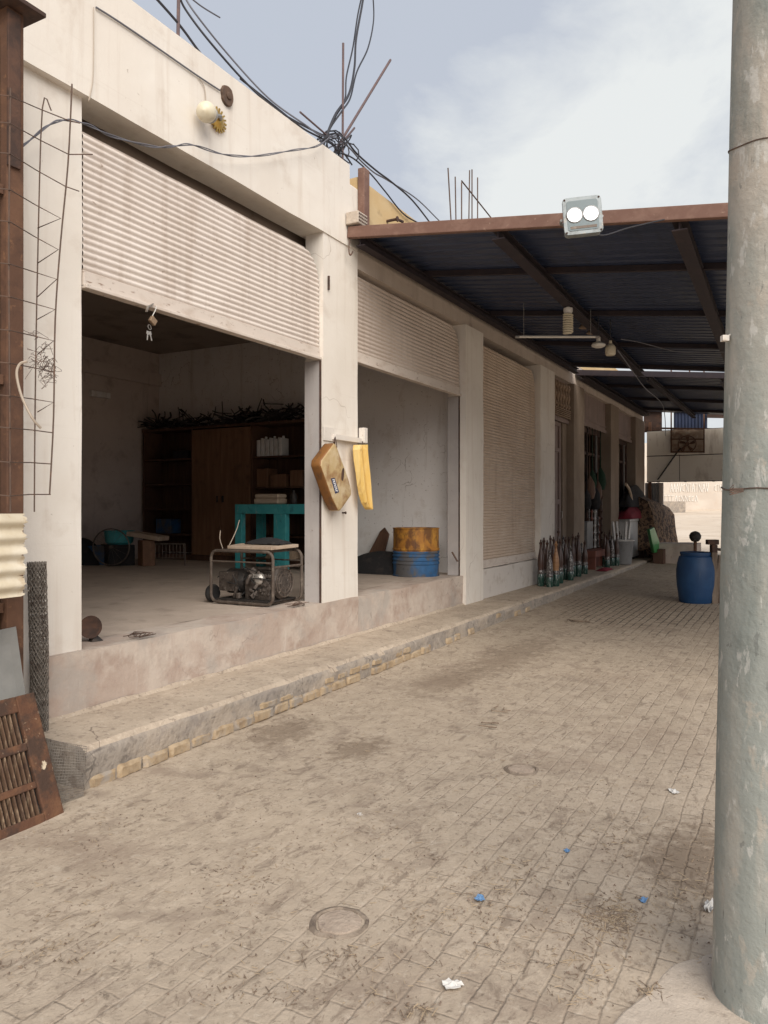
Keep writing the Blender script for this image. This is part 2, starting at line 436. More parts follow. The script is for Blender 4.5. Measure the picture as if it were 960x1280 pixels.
M['sand_concrete'] = mat('pale rough concrete', (0.46, 0.39, 0.32), [((0.55, 0.47, 0.39), 8, 0.45, 0.6, 0.7), ((0.32, 0.26, 0.21), 20, 0.57, 0.68, 0.6)], rough=0.95, bump=0.7, bscale=50, bdist=0.008)
M['stone_dust'] = mat('dusty stone', (0.36, 0.285, 0.225), [((0.46, 0.375, 0.30), 12, 0.45, 0.6, 0.7), ((0.2, 0.16, 0.13), 26, 0.56, 0.66, 0.7)], rough=0.95, bump=0.9, bscale=40, bdist=0.012)
M['wood_dark'] = mat('dark stained wood', (0.085, 0.042, 0.026), [((0.13, 0.07, 0.04), (1.5, 18, 1.5), 0.45, 0.62, 0.8), ((0.045, 0.026, 0.02), (2, 24, 2), 0.55, 0.66, 0.7)], rough=0.6, bump=0.15)
M['wood_brown'] = mat('brown cupboard door wood', (0.17, 0.085, 0.045), [((0.23, 0.125, 0.07), (14, 14, 1.2), 0.45, 0.62, 0.8), ((0.10, 0.05, 0.03), 4, 0.55, 0.68, 0.7)], rough=0.6, bump=0.15)
M['wood_raw'] = mat('raw dusty wood', (0.33, 0.24, 0.17), [((0.24, 0.165, 0.11), (3, 26, 3), 0.45, 0.6, 0.8)], rough=0.85, bump=0.3)
M['post_wood'] = mat('weathered grey wood', (0.19, 0.145, 0.11), [((0.11, 0.08, 0.06), (18, 18, 2), .48, .62, .8), ((0.27, 0.22, 0.18), 8, .55, .66, .6)], rough=.9, bump=.4)
M['door_paint'] = mat('mauve brown door paint', (0.235, 0.175, 0.155), [((0.30, 0.23, 0.20), 3, 0.46, 0.62, 0.6), ((0.14, 0.10, 0.085), (9, 9, 1), 0.54, 0.68, 0.6)], rough=0.7, bump=0.2)
M['teal'] = mat('teal paint', (0.045, 0.30, 0.32), [((0.08, 0.37, 0.39), 5, 0.45, 0.62, 0.7), ((0.30, 0.36, 0.34), (16, 16, 3), 0.60, 0.67, 0.7), ((0.03, 0.13, 0.14), 9, 0.57, 0.68, 0.6)], rough=0.6, bump=0.2)
M['blue_plastic'] = mat('blue drum plastic', (0.010, 0.046, 0.125), [((0.018, 0.068, 0.165), 4, 0.46, 0.62, 0.6), ((0.10, 0.13, 0.18), (10, 10, 2), 0.60, 0.72, 0.5)], rough=0.5, bump=0.1, bscale=30)
M['drum_yellow'] = mat('rusty yellow drum paint', (0.38, 0.165, 0.03), [((0.52, 0.26, 0.04), 6, 0.45, 0.60, 0.8), ((0.13, 0.055, 0.022), (9, 9, 5), 0.46, 0.60, 0.9), ((0.08, 0.045, 0.03), (9, 9, 3), 0.58, 0.68, 0.9)], rough=0.6, bump=0.3, metal=0.1)
M['drum_blue'] = mat('worn blue drum paint', (0.025, 0.085, 0.19), [((0.035, 0.13, 0.29), 5, 0.47, 0.62, 0.7), ((0.105, 0.095, 0.085), (5, 5, 3), 0.47, 0.58, 0.9), ((0.05, 0.05, 0.055), 12, 0.60, 0.68, 0.8)], rough=0.6, bump=0.3, metal=0.1)
M['can_tan'] = mat('dirty translucent plastic', (0.46, 0.335, 0.17), [((0.56, 0.45, 0.29), 5, 0.44, 0.60, 0.8), ((0.28, 0.155, 0.065), 7, 0.50, 0.64, 0.85), ((0.14, 0.08, 0.04), 9, 0.62, 0.70, 0.8)], rough=0.5, bump=0.2)
M['can_side'] = mat('oily plastic edge', (0.24, 0.105, 0.03), [((0.12, 0.06, 0.03), 12, 0.5, 0.66, 0.8)], rough=0.5, bump=0.2)
M['can_yellow'] = mat('yellow plastic', (0.66, 0.43, 0.12), [((0.74, 0.55, 0.23), (12, 12, 2), 0.44, 0.60, 0.8), ((0.38, 0.20, 0.045), (14, 14, 2), 0.56, 0.68, 0.8)], rough=0.5, bump=0.2)
M['white_paint'] = mat('white painted steel', (0.68, 0.63, 0.57), [((0.45, 0.36, 0.28), 22, 0.57, 0.67, 0.7), ((0.20, 0.11, 0.07), 40, 0.66, 0.71, 0.8)], rough=0.6, bump=0.2)
M['white_plastic'] = mat('white plastic', (0.62, 0.60, 0.57), [((0.45, 0.41, 0.37), 6, 0.52, 0.68, 0.6)], rough=0.5, bump=0.1)
M['off_white'] = mat('yellowed glass lamp', (0.66, 0.60, 0.46), [((0.55, 0.47, 0.32), 14, 0.5, 0.66, 0.6)], rough=0.35, bump=0)
M['brass'] = mat('brass', (0.55, 0.36, 0.10), [((0.30, 0.17, 0.06), 40, 0.5, 0.66, 0.7)], rough=0.35, metal=0.9, bump=0.2)
M['lock_body'] = mat('worn brass lock', (0.36, 0.25, 0.16), [((0.22, 0.15, 0.11), 60, 0.5, 0.66, 0.7)], rough=0.45, metal=0.5, bump=0.1)
M['label_blue'] = mat('dark blue sticker', (0.025, 0.03, 0.085), rough=0.5, bump=0)
M['letter_white'] = mat('white lettering', (0.65, 0.65, 0.66), rough=0.7, bump=0)
M['graffiti'] = mat('white wall writing', (0.74, 0.71, 0.66), [((0.62, 0.56, 0.49), 3, 0.55, 0.68, 0.5)], rough=0.9, bump=0)
M['cardboard'] = mat('dusty cardboard', (0.37, 0.28, 0.205), [((0.44, 0.35, 0.27), 5, 0.45, 0.6, 0.7), ((0.24, 0.17, 0.125), 9, 0.55, 0.68, 0.6)], rough=0.9, bump=0.2)
M['parcel'] = mat('taped beige bundle', (0.52, 0.41, 0.305), [((0.35, 0.25, 0.18), (3, 3, 30), 0.5, 0.64, 0.7)], rough=0.7, bump=0.4, bscale=25, bdist=0.01)
M['black_cloth'] = mat('black cloth', (0.018, 0.017, 0.018), [((0.05, 0.04, 0.035), 9, 0.52, 0.68, 0.6)], rough=0.95, bump=0.5, bscale=30, bdist=0.01)
M['red_cloth'] = mat('dark red cloth', (0.20, 0.018, 0.03), [((0.10, 0.012, 0.02), 6, 0.48, 0.64, 0.7)], rough=0.9, bump=0.5, bscale=25, bdist=0.01)
M['red_box'] = mat('red brown box', (0.17, 0.06, 0.04), [((0.09, 0.035, 0.026), 6, 0.5, 0.66, 0.7)], rough=0.7, bump=0.2)
M['green_plastic'] = mat('green plastic', (0.025, 0.22, 0.05), [((0.05, 0.34, 0.09), 5, 0.5, 0.64, 0.7)], rough=0.4, bump=0.2, bscale=20)
M['bag_green'] = mat('dark green cloth', (0.012, 0.034, 0.018), [((0.022, 0.055, 0.03), 9, .5, .66, .6)], rough=.9, bump=.4, bscale=30)
M['grey_plastic'] = mat('grey plastic', (0.20, 0.195, 0.19), [((0.13, 0.12, 0.11), 6, 0.5, 0.66, 0.6)], rough=0.6, bump=0.1)
M['glass_green'] = mat('green glassy base', (0.018, 0.055, 0.042), [((0.26, 0.29, 0.26), (60, 60, 14), 0.56, 0.62, 0.9)], rough=0.18, bump=0, spec=0.6)
M['bottle_brown'] = mat('dark brown glaze', (0.065, 0.034, 0.026), [((0.13, 0.07, 0.045), 14, 0.5, 0.66, 0.7)], rough=0.3, bump=0.1)
M['bottle_tan'] = mat('orange tan wood', (0.36, 0.19, 0.09), [((0.20, 0.09, 0.04), (4, 4, 40), 0.5, 0.62, 0.8)], rough=0.4, bump=0.1)
M['bottle_band'] = mat('silver band', (0.34, 0.32, 0.30), [((0.05, 0.04, 0.04), (50, 50, 30), 0.42, 0.52, 0.95)], rough=0.35, metal=0.3, bump=0.1)
M['pane_grey'] = mat('dusty grey sheet', (0.15, 0.148, 0.138), [((0.20, 0.195, 0.18), 5, 0.45, 0.62, 0.7), ((0.18, 0.165, 0.15), (8, 8, 1.5), 0.55, 0.7, 0.5)], rough=0.5, bump=0.1)
M['fibre'] = mat('cream fibreglass', (0.55, 0.475, 0.35), [((0.66, 0.60, 0.49), 5, 0.46, 0.62, 0.7), ((0.42, 0.31, 0.19), (14, 14, 4), 0.58, 0.70, 0.7)], rough=0.5, bump=0.2)
M['sign_panel'] = mat('cream metal panel', (0.76, 0.70, 0.61), [((0.80, 0.75, 0.67), 1.2, 0.45, 0.62, 0.6), ((0.28, 0.20, 0.14), (1.8, 1.8, 0.5), 0.54, 0.68, 0.8), ((0.20, 0.13, 0.09), 6, 0.64, 0.72, 0.6)], rough=0.6, bump=0.15)
M['cooler_plate'] = mat('rusted cooler plate', (0.36, 0.27, 0.20), [((0.20, 0.12, 0.08), 5, .48, .62, .8), ((0.5, 0.43, 0.35), 9, .55, .65, .7)], rough=.8, bump=.3)
M['far_wall'] = mat('far pale wall', (0.52, 0.455, 0.39), [((0.60, 0.54, 0.47), 0.5, 0.45, 0.62, 0.8), ((0.50, 0.41, 0.33), 1.2, 0.55, 0.68, 0.6)], rough=0.95, bump=0.3, bscale=12)
M['paper'] = mat('crumpled paper', (0.58, 0.56, 0.53), [((0.20, 0.20, 0.21), 55, 0.58, 0.63, 0.8)], rough=0.8, bump=0.2)
M['blue_scrap'] = mat('blue scrap', (0.12, 0.23, 0.40), rough=0.6, bump=0)
M['straw'] = mat('dry straw', (0.43, 0.33, 0.22), [((0.30, 0.22, 0.15), 3, 0.45, 0.6, 0.8)], rough=0.9, bump=0)
M['straw_dark'] = mat('dark twig litter', (0.17, 0.125, 0.09), [((0.28, 0.21, 0.15), 3, 0.45, 0.6, 0.8)], rough=0.9, bump=0)
M['clod'] = mat('caked dark dirt', (0.20, 0.157, 0.12), [((0.31, 0.25, 0.195), 14, .48, .60, .8), ((0.13, 0.10, 0.08), 22, .55, .66, .8)], rough=.95, bump=.9, bscale=50, bdist=.01)
M['crumb'] = mat('dirt crumbs', (0.19, 0.14, 0.105), [((0.34, 0.27, 0.21), 2, 0.5, 0.62, 0.8)], rough=0.95, bump=0)
M['tube_white'] = mat('white lamp tube', (0.70, 0.68, 0.62), rough=0.4, bump=0)
M['led_glow'] = mat('lit led', (0.9, 0.95, 1.0), rough=0.3, bump=0, emit=((0.86, 0.93, 1.0), 2.6))
M['led_plate'] = mat('grey lamp reflector', (0.12, 0.15, 0.16), rough=0.35, bump=0, metal=0.2)
M['lamp_body'] = mat('silver lamp housing', (0.27, 0.30, 0.31), [((0.17, 0.18, 0.18), 14, .5, .64, .7), ((0.36, 0.32, 0.27), 22, .58, .66, .6)], rough=0.5, metal=0.3, bump=0.1)
M['leopard'] = mat('patterned brown blanket', (0.20, 0.125, 0.075), [((0.035, 0.022, 0.018), 11, 0.48, 0.53, 0.95), ((0.30, 0.20, 0.12), 18, 0.58, 0.64, 0.7)], rough=0.95, bump=0.6, bscale=30, bdist=0.01)

def cracks(m, col, scale=2.2, width=0.006, st=0.8, mask=0.52):
    """thin wandering cracks: the narrow band where a noise field crosses its middle value, only in some places"""
    nt = m.node_tree; N, L = nt.nodes, nt.links
    b = N['Principled BSDF']; src = b.inputs['Base Color'].links[0].from_socket
    tc = N.new('ShaderNodeTexCoord')
    n1 = N.new('ShaderNodeTexNoise'); n1.inputs['Scale'].default_value = scale; n1.inputs['Detail'].default_value = 4; n1.inputs['Roughness'].default_value = .42
    n2 = N.new('ShaderNodeTexNoise'); n2.inputs['Scale'].default_value = scale * .55; n2.inputs['Detail'].default_value = 3
    mp = N.new('ShaderNodeMapping'); mp.inputs['Location'].default_value = (11, 5, 7)
    L.new(tc.outputs['Object'], n1.inputs['Vector']); L.new(tc.outputs['Object'], mp.inputs['Vector']); L.new(mp.outputs[0], n2.inputs['Vector'])
    a = N.new('ShaderNodeMath'); a.operation = 'SUBTRACT'; a.inputs[1].default_value = .5; L.new(n1.outputs['Fac'], a.inputs[0])
    a2 = N.new('ShaderNodeMath'); a2.operation = 'ABSOLUTE'; L.new(a.outputs[0], a2.inputs[0])
    r1 = N.new('ShaderNodeMapRange'); r1.inputs['From Min'].default_value = width * .4; r1.inputs['From Max'].default_value = width; r1.inputs['To Min'].default_value = st; r1.inputs['To Max'].default_value = 0
    L.new(a2.outputs[0], r1.inputs['Value'])
    r2 = N.new('ShaderNodeMapRange'); r2.inputs['From Min'].default_value = mask; r2.inputs['From Max'].default_value = mask + .06
    L.new(n2.outputs['Fac'], r2.inputs['Value'])
    mu = N.new('ShaderNodeMath'); mu.operation = 'MULTIPLY'; L.new(r1.outputs[0], mu.inputs[0]); L.new(r2.outputs[0], mu.inputs[1])
    mx = N.new('ShaderNodeMix'); mx.data_type = 'RGBA'; mx.inputs['B'].default_value = (*col, 1)
    L.new(mu.outputs[0], mx.inputs['Factor']); L.new(src, mx.inputs['A']); L.new(mx.outputs['Result'], b.inputs['Base Color'])
cracks(M['plaster'], (0.36, 0.29, 0.23), 0.9, .0022, .55, .55)
cracks(M['sill'], (0.16, 0.12, 0.10), 1.8, .003, .5, .56)
cracks(M['concrete_walk'], (0.18, 0.14, 0.11), 1.5, .004, .8, .50)
cracks(M['concrete_face'], (0.07, 0.06, 0.05), 2.2, .004, .65, .50)
cracks(M['room_wall_pale'], (0.25, 0.19, 0.15), 2.0, .004, .7, .5)
cracks(M['sand_concrete'], (0.15, 0.12, 0.10), 4.0, .006, .8, .48)
def glass_mat():
    m = bpy.data.materials.new('shop window glass'); m.use_nodes = True
    b = m.node_tree.nodes['Principled BSDF']
    b.inputs['Base Color'].default_value = (0.02, 0.022, 0.025, 1)
    b.inputs['Roughness'].default_value = 0.04
    b.inputs['Specular IOR Level'].default_value = 0.9
    b.inputs['Alpha'].default_value = 0.65
    return m
M['glass'] = glass_mat()

def paving_mat():
    m = bpy.data.materials.new('dusty brick paving'); m.use_nodes = True
    nt = m.node_tree; N, L = nt.nodes, nt.links
    b = N['Principled BSDF']
    tc = N.new('ShaderNodeTexCoord'); co = tc.outputs['Object']
    def noise(scale, detail=8, rough=0.6, dist=0.0, loc=(0,0,0), vec=None):
        mp = N.new('ShaderNodeMapping')
        mp.inputs['Scale'].default_value = scale if isinstance(scale, tuple) else (scale,)*3
        mp.inputs['Location'].default_value = loc
        L.new(vec or co, mp.inputs['Vector'])
        n = N.new('ShaderNodeTexNoise'); n.inputs['Scale'].default_value = 1
        n.inputs['Detail'].default_value = detail; n.inputs['Roughness'].default_value = rough
        n.inputs['Distortion'].default_value = dist
        L.new(mp.outputs[0], n.inputs['Vector'])
        return n
    def ramp(sock, lo, hi, a=0.0, c=1.0):
        r = N.new('ShaderNodeMapRange')
        r.inputs['From Min'].default_value = lo; r.inputs['From Max'].default_value = hi
        r.inputs['To Min'].default_value = a; r.inputs['To Max'].default_value = c
        L.new(sock, r.inputs['Value']); return r.outputs[0]
    def mix(f, a, c):
        x = N.new('ShaderNodeMix'); x.data_type = 'RGBA'
        if isinstance(f, float): x.inputs['Factor'].default_value = f
        else: L.new(f, x.inputs['Factor'])
        for s, k in ((a, 'A'), (c, 'B')):
            if isinstance(s, tuple): x.inputs[k].default_value = (*s, 1)
            else: L.new(s, x.inputs[k])
        return x.outputs['Result']
    def math_(op, a, c):
        x = N.new('ShaderNodeMath'); x.operation = op
        for i, s in enumerate((a, c)):
            if isinstance(s, (int, float)): x.inputs[i].default_value = s
            else: L.new(s, x.inputs[i])
        return x.outputs[0]
    # slightly wandering rows
    wob = noise(2.2, 4)
    wv = N.new('ShaderNodeVectorMath'); wv.operation = 'MULTIPLY_ADD'
    wv.inputs[1].default_value = (0.05, 0.045, 0)
    L.new(wob.outputs['Color'], wv.inputs[0]); L.new(co, wv.inputs[2])
    wob2 = noise(38, 3)
    wv2 = N.new('ShaderNodeVectorMath'); wv2.operation = 'MULTIPLY_ADD'
    wv2.inputs[1].default_value = (0.012, 0.012, 0)
    L.new(wob2.outputs['Color'], wv2.inputs[0]); L.new(wv.outputs[0], wv2.inputs[2])
    br = N.new('ShaderNodeTexBrick')
    br.inputs['Scale'].default_value = 1.0
    br.inputs['Brick Width'].default_value = 0.207
    br.inputs['Row Height'].default_value = 0.0955
    br.inputs['Mortar Size'].default_value = 0.008
    br.inputs['Mortar Smooth'].default_value = 1.0
    br.inputs['Bias'].default_value = 0.0
    br.inputs['Color1'].default_value = (0.385, 0.316, 0.243, 1)
    br.inputs['Color2'].default_value = (0.480, 0.400, 0.314, 1)
    br.inputs['Mortar'].default_value = (0.315, 0.256, 0.196, 1)
    L.new(wv2.outputs[0], br.inputs['Vector'])
    sep = N.new('ShaderNodeSeparateXYZ'); L.new(co, sep.inputs[0])
    # dust: thicker away from the pole side (small Y = clear pavers)
    d1 = noise(0.75, 6, 0.6, 0.5); d2 = noise(5.0, 8, 0.65, 0.6, (4, 2, 0))
    ybias = ramp(sep.outputs['Y'], 0.2, 2.6, -0.06, 0.14)
    dsum = math_('ADD', math_('ADD', math_('MULTIPLY', d1.outputs['Fac'], 0.55), math_('MULTIPLY', d2.outputs['Fac'], 0.55)), ybias)
    dust = ramp(dsum, 0.44, 0.66)
    dustcol = mix(ramp(noise(9, 9, 0.7).outputs['Fac'], 0.35, 0.65), (0.370, 0.301, 0.229), (0.475, 0.393, 0.305))
    grain = ramp(noise(120, 6, 0.7).outputs['Fac'], 0.3, 0.7)
    bc = mix(math_('MULTIPLY', grain, 0.28), br.outputs['Color'], (0.255, 0.20, 0.158))
    c = mix(math_('MULTIPLY', dust, 0.93), bc, dustcol)
    # trodden dark marks and rubbish dirt
    s1 = noise((6.5, 13, 6), 10, 0.68, 0.8, (1, 5, 0))
    c = mix(ramp(s1.outputs['Fac'], 0.55, 0.64, 0, 0.75), c, (0.215, 0.168, 0.128))
    s5 = noise((16, 26, 10), 10, 0.72, 1.0, (6, 1, 0))
    c = mix(ramp(s5.outputs['Fac'], 0.55, 0.63, 0, 0.55), c, (0.195, 0.145, 0.110))
    s6 = noise(2.8, 10, 0.7, 1.0, (5, 8, 0))
    c = mix(ramp(s6.outputs['Fac'], 0.52, 0.66, 0, 0.62), c, (0.25, 0.195, 0.152))
    s2 = noise(1.2, 8, 0.6, 0.6, (9, 3, 0))
    c = mix(ramp(s2.outputs['Fac'], 0.55, 0.72, 0, 0.50), c, (0.265, 0.200, 0.153))
    s3 = noise(33, 8, 0.7, 0.4, (2, 2, 0))
    c = mix(ramp(s3.outputs['Fac'], 0.59, 0.65, 0, 0.75), c, (0.16, 0.126, 0.096))
    s4 = noise(21, 8, 0.7, 0.4, (12, 7, 0))
    c = mix(ramp(s4.outputs['Fac'], 0.57, 0.66, 0, 0.5), c, (0.52, 0.45, 0.365))
    # two brown spill patches and the wet joints near the blue drum
    def spot(p, rx, ry, col, st, only=None, nz=14):
        mp = N.new('ShaderNodeMapping'); mp.vector_type = 'POINT'
        mp.inputs['Location'].default_value = (-p[0] / rx, -p[1] / ry, 0)
        mp.inputs['Scale'].default_value = (1 / rx, 1 / ry, 0)
        L.new(co, mp.inputs['Vector'])
        ln = N.new('ShaderNodeVectorMath'); ln.operation = 'LENGTH'
        L.new(mp.outputs[0], ln.inputs[0])
        e = math_('ADD', ln.outputs['Value'], math_('MULTIPLY', math_('SUBTRACT', noise(nz, 8, 0.65, 0.5, (p[0], 0, 0)).outputs['Fac'], 0.5), 3.0))
        f = ramp(e, 0.5, 1.15, st, 0.0)
        if only is not None: f = math_('MULTIPLY', f, only)
        return mix(f, c, col)
    for (u, v, rx, ry, st) in ((355, 915, .34, .20, .6), (450, 935, .26, .18, .65), (640, 820, 1.2, .32, .5), (870, 1075, .42, .25, .7), (560, 850, .7, .3, .4)):
        p = PG(u, v); c = spot(p, rx, ry, (0.17, 0.125, 0.088), st)
    joint = ramp(br.outputs['Fac'], 0.02, 0.25)
    p = PG(815, 764); c = spot(p, 1.9, 1.0, (0.045, 0.035, 0.03), 0.95, joint, 3)
    p = PG(745, 756); c = spot(p, 1.4, 0.4, (0.06, 0.048, 0.04), 0.8, joint, 5)
    L.new(c, b.inputs['Base Color'])
    b.inputs['Roughness'].default_value = 0.95
    b.inputs['Specular IOR Level'].default_value = 0.2
    # relief
    inv = math_('SUBTRACT', 1.0, br.outputs['Fac'])
    relief = math_('MULTIPLY', inv, math_('MULTIPLY', math_('SUBTRACT', 1.0, math_('MULTIPLY', dust, 0.85)), 0.6))
    hh = math_('ADD', relief, math_('MULTIPLY', noise(14, 8, 0.65).outputs['Fac'], 0.9))
    hh = math_('ADD', hh, math_('MULTIPLY', noise(75, 6, 0.7).outputs['Fac'], 0.35))
    bp = N.new('ShaderNodeBump'); bp.inputs['Strength'].default_value = 0.7; bp.inputs['Distance'].default_value = 0.010
    L.new(hh, bp.inputs['Height']); L.new(bp.outputs[0], b.inputs['Normal'])
    return m
M['paving'] = paving_mat()
M['sand'] = mat('dry sand ground', (0.60, 0.495, 0.385), [
    ((0.68, 0.58, 0.47), 0.35, 0.44, 0.60, 0.7), ((0.38, 0.29, 0.21), 0.9, 0.54, 0.68, 0.6), ((0.28, 0.21, 0.155), 4.5, 0.62, 0.70, 0.6)],
    rough=0.95, bump=0.7, bscale=6, bdist=0.05)

# ------------------------------------------------------------------ the setting
D = 3.985            # plane of the shop fronts
def XF(u, Y=D): return PY(u, HZ, Y).x
def ground():
    b = MB()
    xs = [-60, -20, -5, 0, 3, 6, 10, 14, 18, 21, 23, 24, 26, 29, 33, 38, 45, 52, 55, 70, 120, 400]
    ys = [-400, -120, -50, -25, -12, -6, -2, 0, 2, 4, 7, 12, 20, 40, 120, 400]
    vs, fs = [], []
    for y in ys:
        for x in xs:
            j = 0
            if x > 23 and x < 60: j = 0.10 * mnoise.noise(Vector((x * .35, y * .3, 0)))
            vs.append((x, y, gz(x) - 0.012 + j))
    nx = len(xs)
    for j in range(len(ys) - 1):
        for i in range(nx - 1):
            fs.append((j*nx+i, j*nx+i+1, (j+1)*nx+i+1, (j+1)*nx+i))
    b.add(vs, fs)
    return tag(b.build('ground', M['sand'], origin=(0,0,0), smooth=False), kind='structure', label='pale dry sandy ground rising beyond the end of the lane', cat='ground')
ground()
def paving():
    b = MB()
    nx, ny = 150, 56
    def fn(s, t):
        x = -3 + 26.5 * s; y = -6 + 10.2 * t
        z = gz(x) + 0.010 * mnoise.noise(Vector((x * 1.6, y * 1.6, 3))) + 0.006 * mnoise.noise(Vector((x * 5, y * 5, 1)))
        if y > 3.15: z += 0.02 * min(1, (y - 3.15) / .25)       # dust banked along the walk
        return Vector((x, y, z + 0.004))
    b.grid(fn, nx, ny)
    return tag(b.build('paving', M['paving'], origin=(0,0,0), smooth=True), kind='structure', label='dusty brick paved lane with straw and dirt', cat='paving')
paving()

# raised walk in front of the shops
Y1 = 3.40
ZP = 0.26
def walk():
    b = MB()
    x0, x1 = XF(107, Y1), 21.0
    n = 150
    prof = [(Y1 + .015, -0.05), (Y1, 0.06), (Y1 + .004, 0.13), (Y1 - .004, 0.20), (Y1 + .006, ZP - 0.03), (Y1 + .035, ZP - .004),
            (Y1 + .15, ZP), (Y1 + .30, ZP + .002), (Y1 + .45, ZP + .004), (D - .002, ZP + .006)]
    vs, fs = [], []
    for i in range(n + 1):
        x = x0 + (x1 - x0) * (i / n) ** 1.3
        for k, (y, z) in enumerate(prof):
            jy = 0.018 * mnoise.noise(Vector((x * 2.1, z * 9, 0))) + 0.010 * mnoise.noise(Vector((x * 9, z * 20, 5)))
            jz = 0.006 * mnoise.noise(Vector((x * 3, y * 6, 9)))
            if k >= 6: jy = 0
            if k == len(prof) - 1: jz = 0
            vs.append((x, y + jy, z + jz))
    m = len(prof)
    for i in range(n):
        for k in range(m - 1):
            fs.append((i*m+k, (i+1)*m+k, (i+1)*m+k+1, i*m+k+1))
    # end face
    vs2 = [vs[k] for k in range(m)] + [(x0, D - .002, -0.05)]
    b.add(vs, fs); b.add(vs2, [tuple(range(m + 1))])
    o = b.build('raised_walk', M['concrete_walk'], origin=(0,0,0), smooth=True)
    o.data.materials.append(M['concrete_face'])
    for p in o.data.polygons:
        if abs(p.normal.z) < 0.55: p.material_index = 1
    tag(o, 'raised concrete walk with crumbling front edge over yellow bricks', 'pavement', kind='structure')
    # exposed bricks along the foot of the walk
    bb = MB()
    rnd = random.Random(3)
    def brick(xa, ln, yc, za, hh):
        n1, n2 = 9, 5; sd = rnd.uniform(0, 50)
        def fr(s_, t_):
            e = (1 - (2*s_ - 1) ** 8) * (1 - (2*t_ - 1) ** 6)
            p = Vector((xa + ln * s_, 0, za + hh * t_))
            n = mnoise.noise(p * 18 + Vector((0, sd, 0))) * .006 + mnoise.noise(p * 55) * .003
            return Vector((p.x + .006 * mnoise.noise(p * 25 + Vector((sd, 0, 0))), yc - .05 + .022 * (1 - min(1, e * 2.6)) + n, p.z + .006 * mnoise.noise(p * 25 + Vector((0, 0, sd)))))
        bb.grid(fr, n1, n2)
        m_ = n1 + 1
    x = x0 + 0.03
    while x < 12.5:
        ln = rnd.uniform(0.17, 0.235)
        g = gz(x)
        if rnd.random() > (0.02 if x < 7.0 else (0.25 if x < 8.2 else 0.88)):
            hh = rnd.uniform(0.068, 0.085)
            rot = rotz(rnd.uniform(-.03, .03)) @ rotx(rnd.uniform(-.06, .06)) @ roty(rnd.uniform(-.03, .03))
            brick(x + .004, ln - .007, Y1 + 0.046 - rnd.uniform(0.008, 0.018), g + 0.012, hh)
        x += ln
    x = x0 + 1.15
    while x < 10.5:
        ln = rnd.uniform(0.17, 0.235)
        if rnd.random() > (0.40 if x < 6.6 else 0.88):
            brick(x + .01, ln - rnd.uniform(.02, .06), Y1 + 0.047 - rnd.uniform(0.004, 0.020), gz(x) + 0.092 + rnd.uniform(-.004, .004), rnd.uniform(.045, .065))
        x += ln
    bb.build('brick_course', M['yellow_brick'], parent=o, smooth=True)
walk()

# ------------------------------------------------------------------ buildings
PIL = [(2.25, XF(108)), (XF(404), XF(447)), (XF(578), XF(600)), (XF(672), XF(690)), (XF(715.5), XF(728.6)), (XF(762), XF(772)), (XF(793), 22.6)]
ZS = 0.65            # shop floor / sill top
ZB1, ZB2 = 4.155, 3.99
ZR = 4.97
XW = 10.5            # partition at the far end of the double shop
YB = 10.5
XSPLIT = PIL[1][1]
def rough_box(b, x0, x1, y0, y1, z0, z1, step=0.25, amp=0.006, seed=0):
    """box whose faces are subdivided and slightly uneven"""
    nx = max(1, int((x1-x0)/step)); ny = max(1, int((y1-y0)/step)); nz = max(1, int((z1-z0)/step))
    def jit(p):
        q = Vector(p) * 2.3 + Vector((seed, 0, 0))
        n = Vector((mnoise.noise(q), mnoise.noise(q + Vector((31,0,0))), mnoise.noise(q + Vector((0,57,0)))))
        return Vector(p) + n * amp
    for (fx, n1, n2) in ((lambda s,t: (x0+(x1-x0)*s, y0, z0+(z1-z0)*t), nx, nz), (lambda s,t: (x0+(x1-x0)*s, y1, z0+(z1-z0)*t), nx, nz),
                         (lambda s,t: (x0, y0+(y1-y0)*s, z0+(z1-z0)*t), ny, nz), (lambda s,t: (x1, y0+(y1-y0)*s, z0+(z1-z0)*t), ny, nz),
                         (lambda s,t: (x0+(x1-x0)*s, y0+(y1-y0)*t, z0), nx, ny), (lambda s,t: (x0+(x1-x0)*s, y0+(y1-y0)*t, z1), nx, ny)):
        b.grid(lambda s, t: jit(fx(s, t)), n1, n2)

def merge(o):
    md = o.modifiers.new('weld', 'WELD'); md.merge_threshold = 0.001
    return o

def shutter(parent, x0, x1, z0, z1, Y, m, curved=True):
    """corrugated roller shutter curtain with bottom bar and side guides"""
    b = MB()
    pitch, amp, r = 0.044, 0.008, 0.30
    zs = []; z = z0 + 0.10; k = 0
    while z < z1:
        zs.append((z, k)); z += pitch / 6; k += 1
    vs, fs = [], []
    for z, k in zs:
        xr = x1
        if curved and z > z1 - r:
            xr = x1 - (r - math.sqrt(max(0, r*r - (z - (z1 - r))**2)))
        y = Y - amp * abs(math.sin(math.pi * (k % 6) / 6 )) * 1.9
        nseg = 14
        for s in range(nseg + 1):
            t = s / nseg
            vs.append((x0 + (xr - x0) * t, y + 0.009 * mnoise.noise(Vector((t * 3, z * 1.2, x0))) + .004 * mnoise.noise(Vector((t * 8, z * 5, x0))), z + .004 * mnoise.noise(Vector((t * 4, z * 2.5, x0 + 9)))))
    c = 15
    for i in range(len(zs) - 1):
        for s in range(c - 1):
            fs.append((i*c+s, i*c+s+1, (i+1)*c+s+1, (i+1)*c+s))
    b.add(vs, fs)
    sh = b.build('roller_shutter', m, parent=parent)
    for p in sh.data.polygons: p.use_smooth = True
    bb = MB(); bb.box(x0, x1, Y - 0.022, Y + 0.022, z0, z0 + 0.102)
    bb.box(x0, x1, Y - 0.045, Y + 0.03, z0 - 0.012, z0 + 0.012)
    bb.build('bottom_bar', M['bar_paint'], parent=sh, bevel=0.004)
    return sh
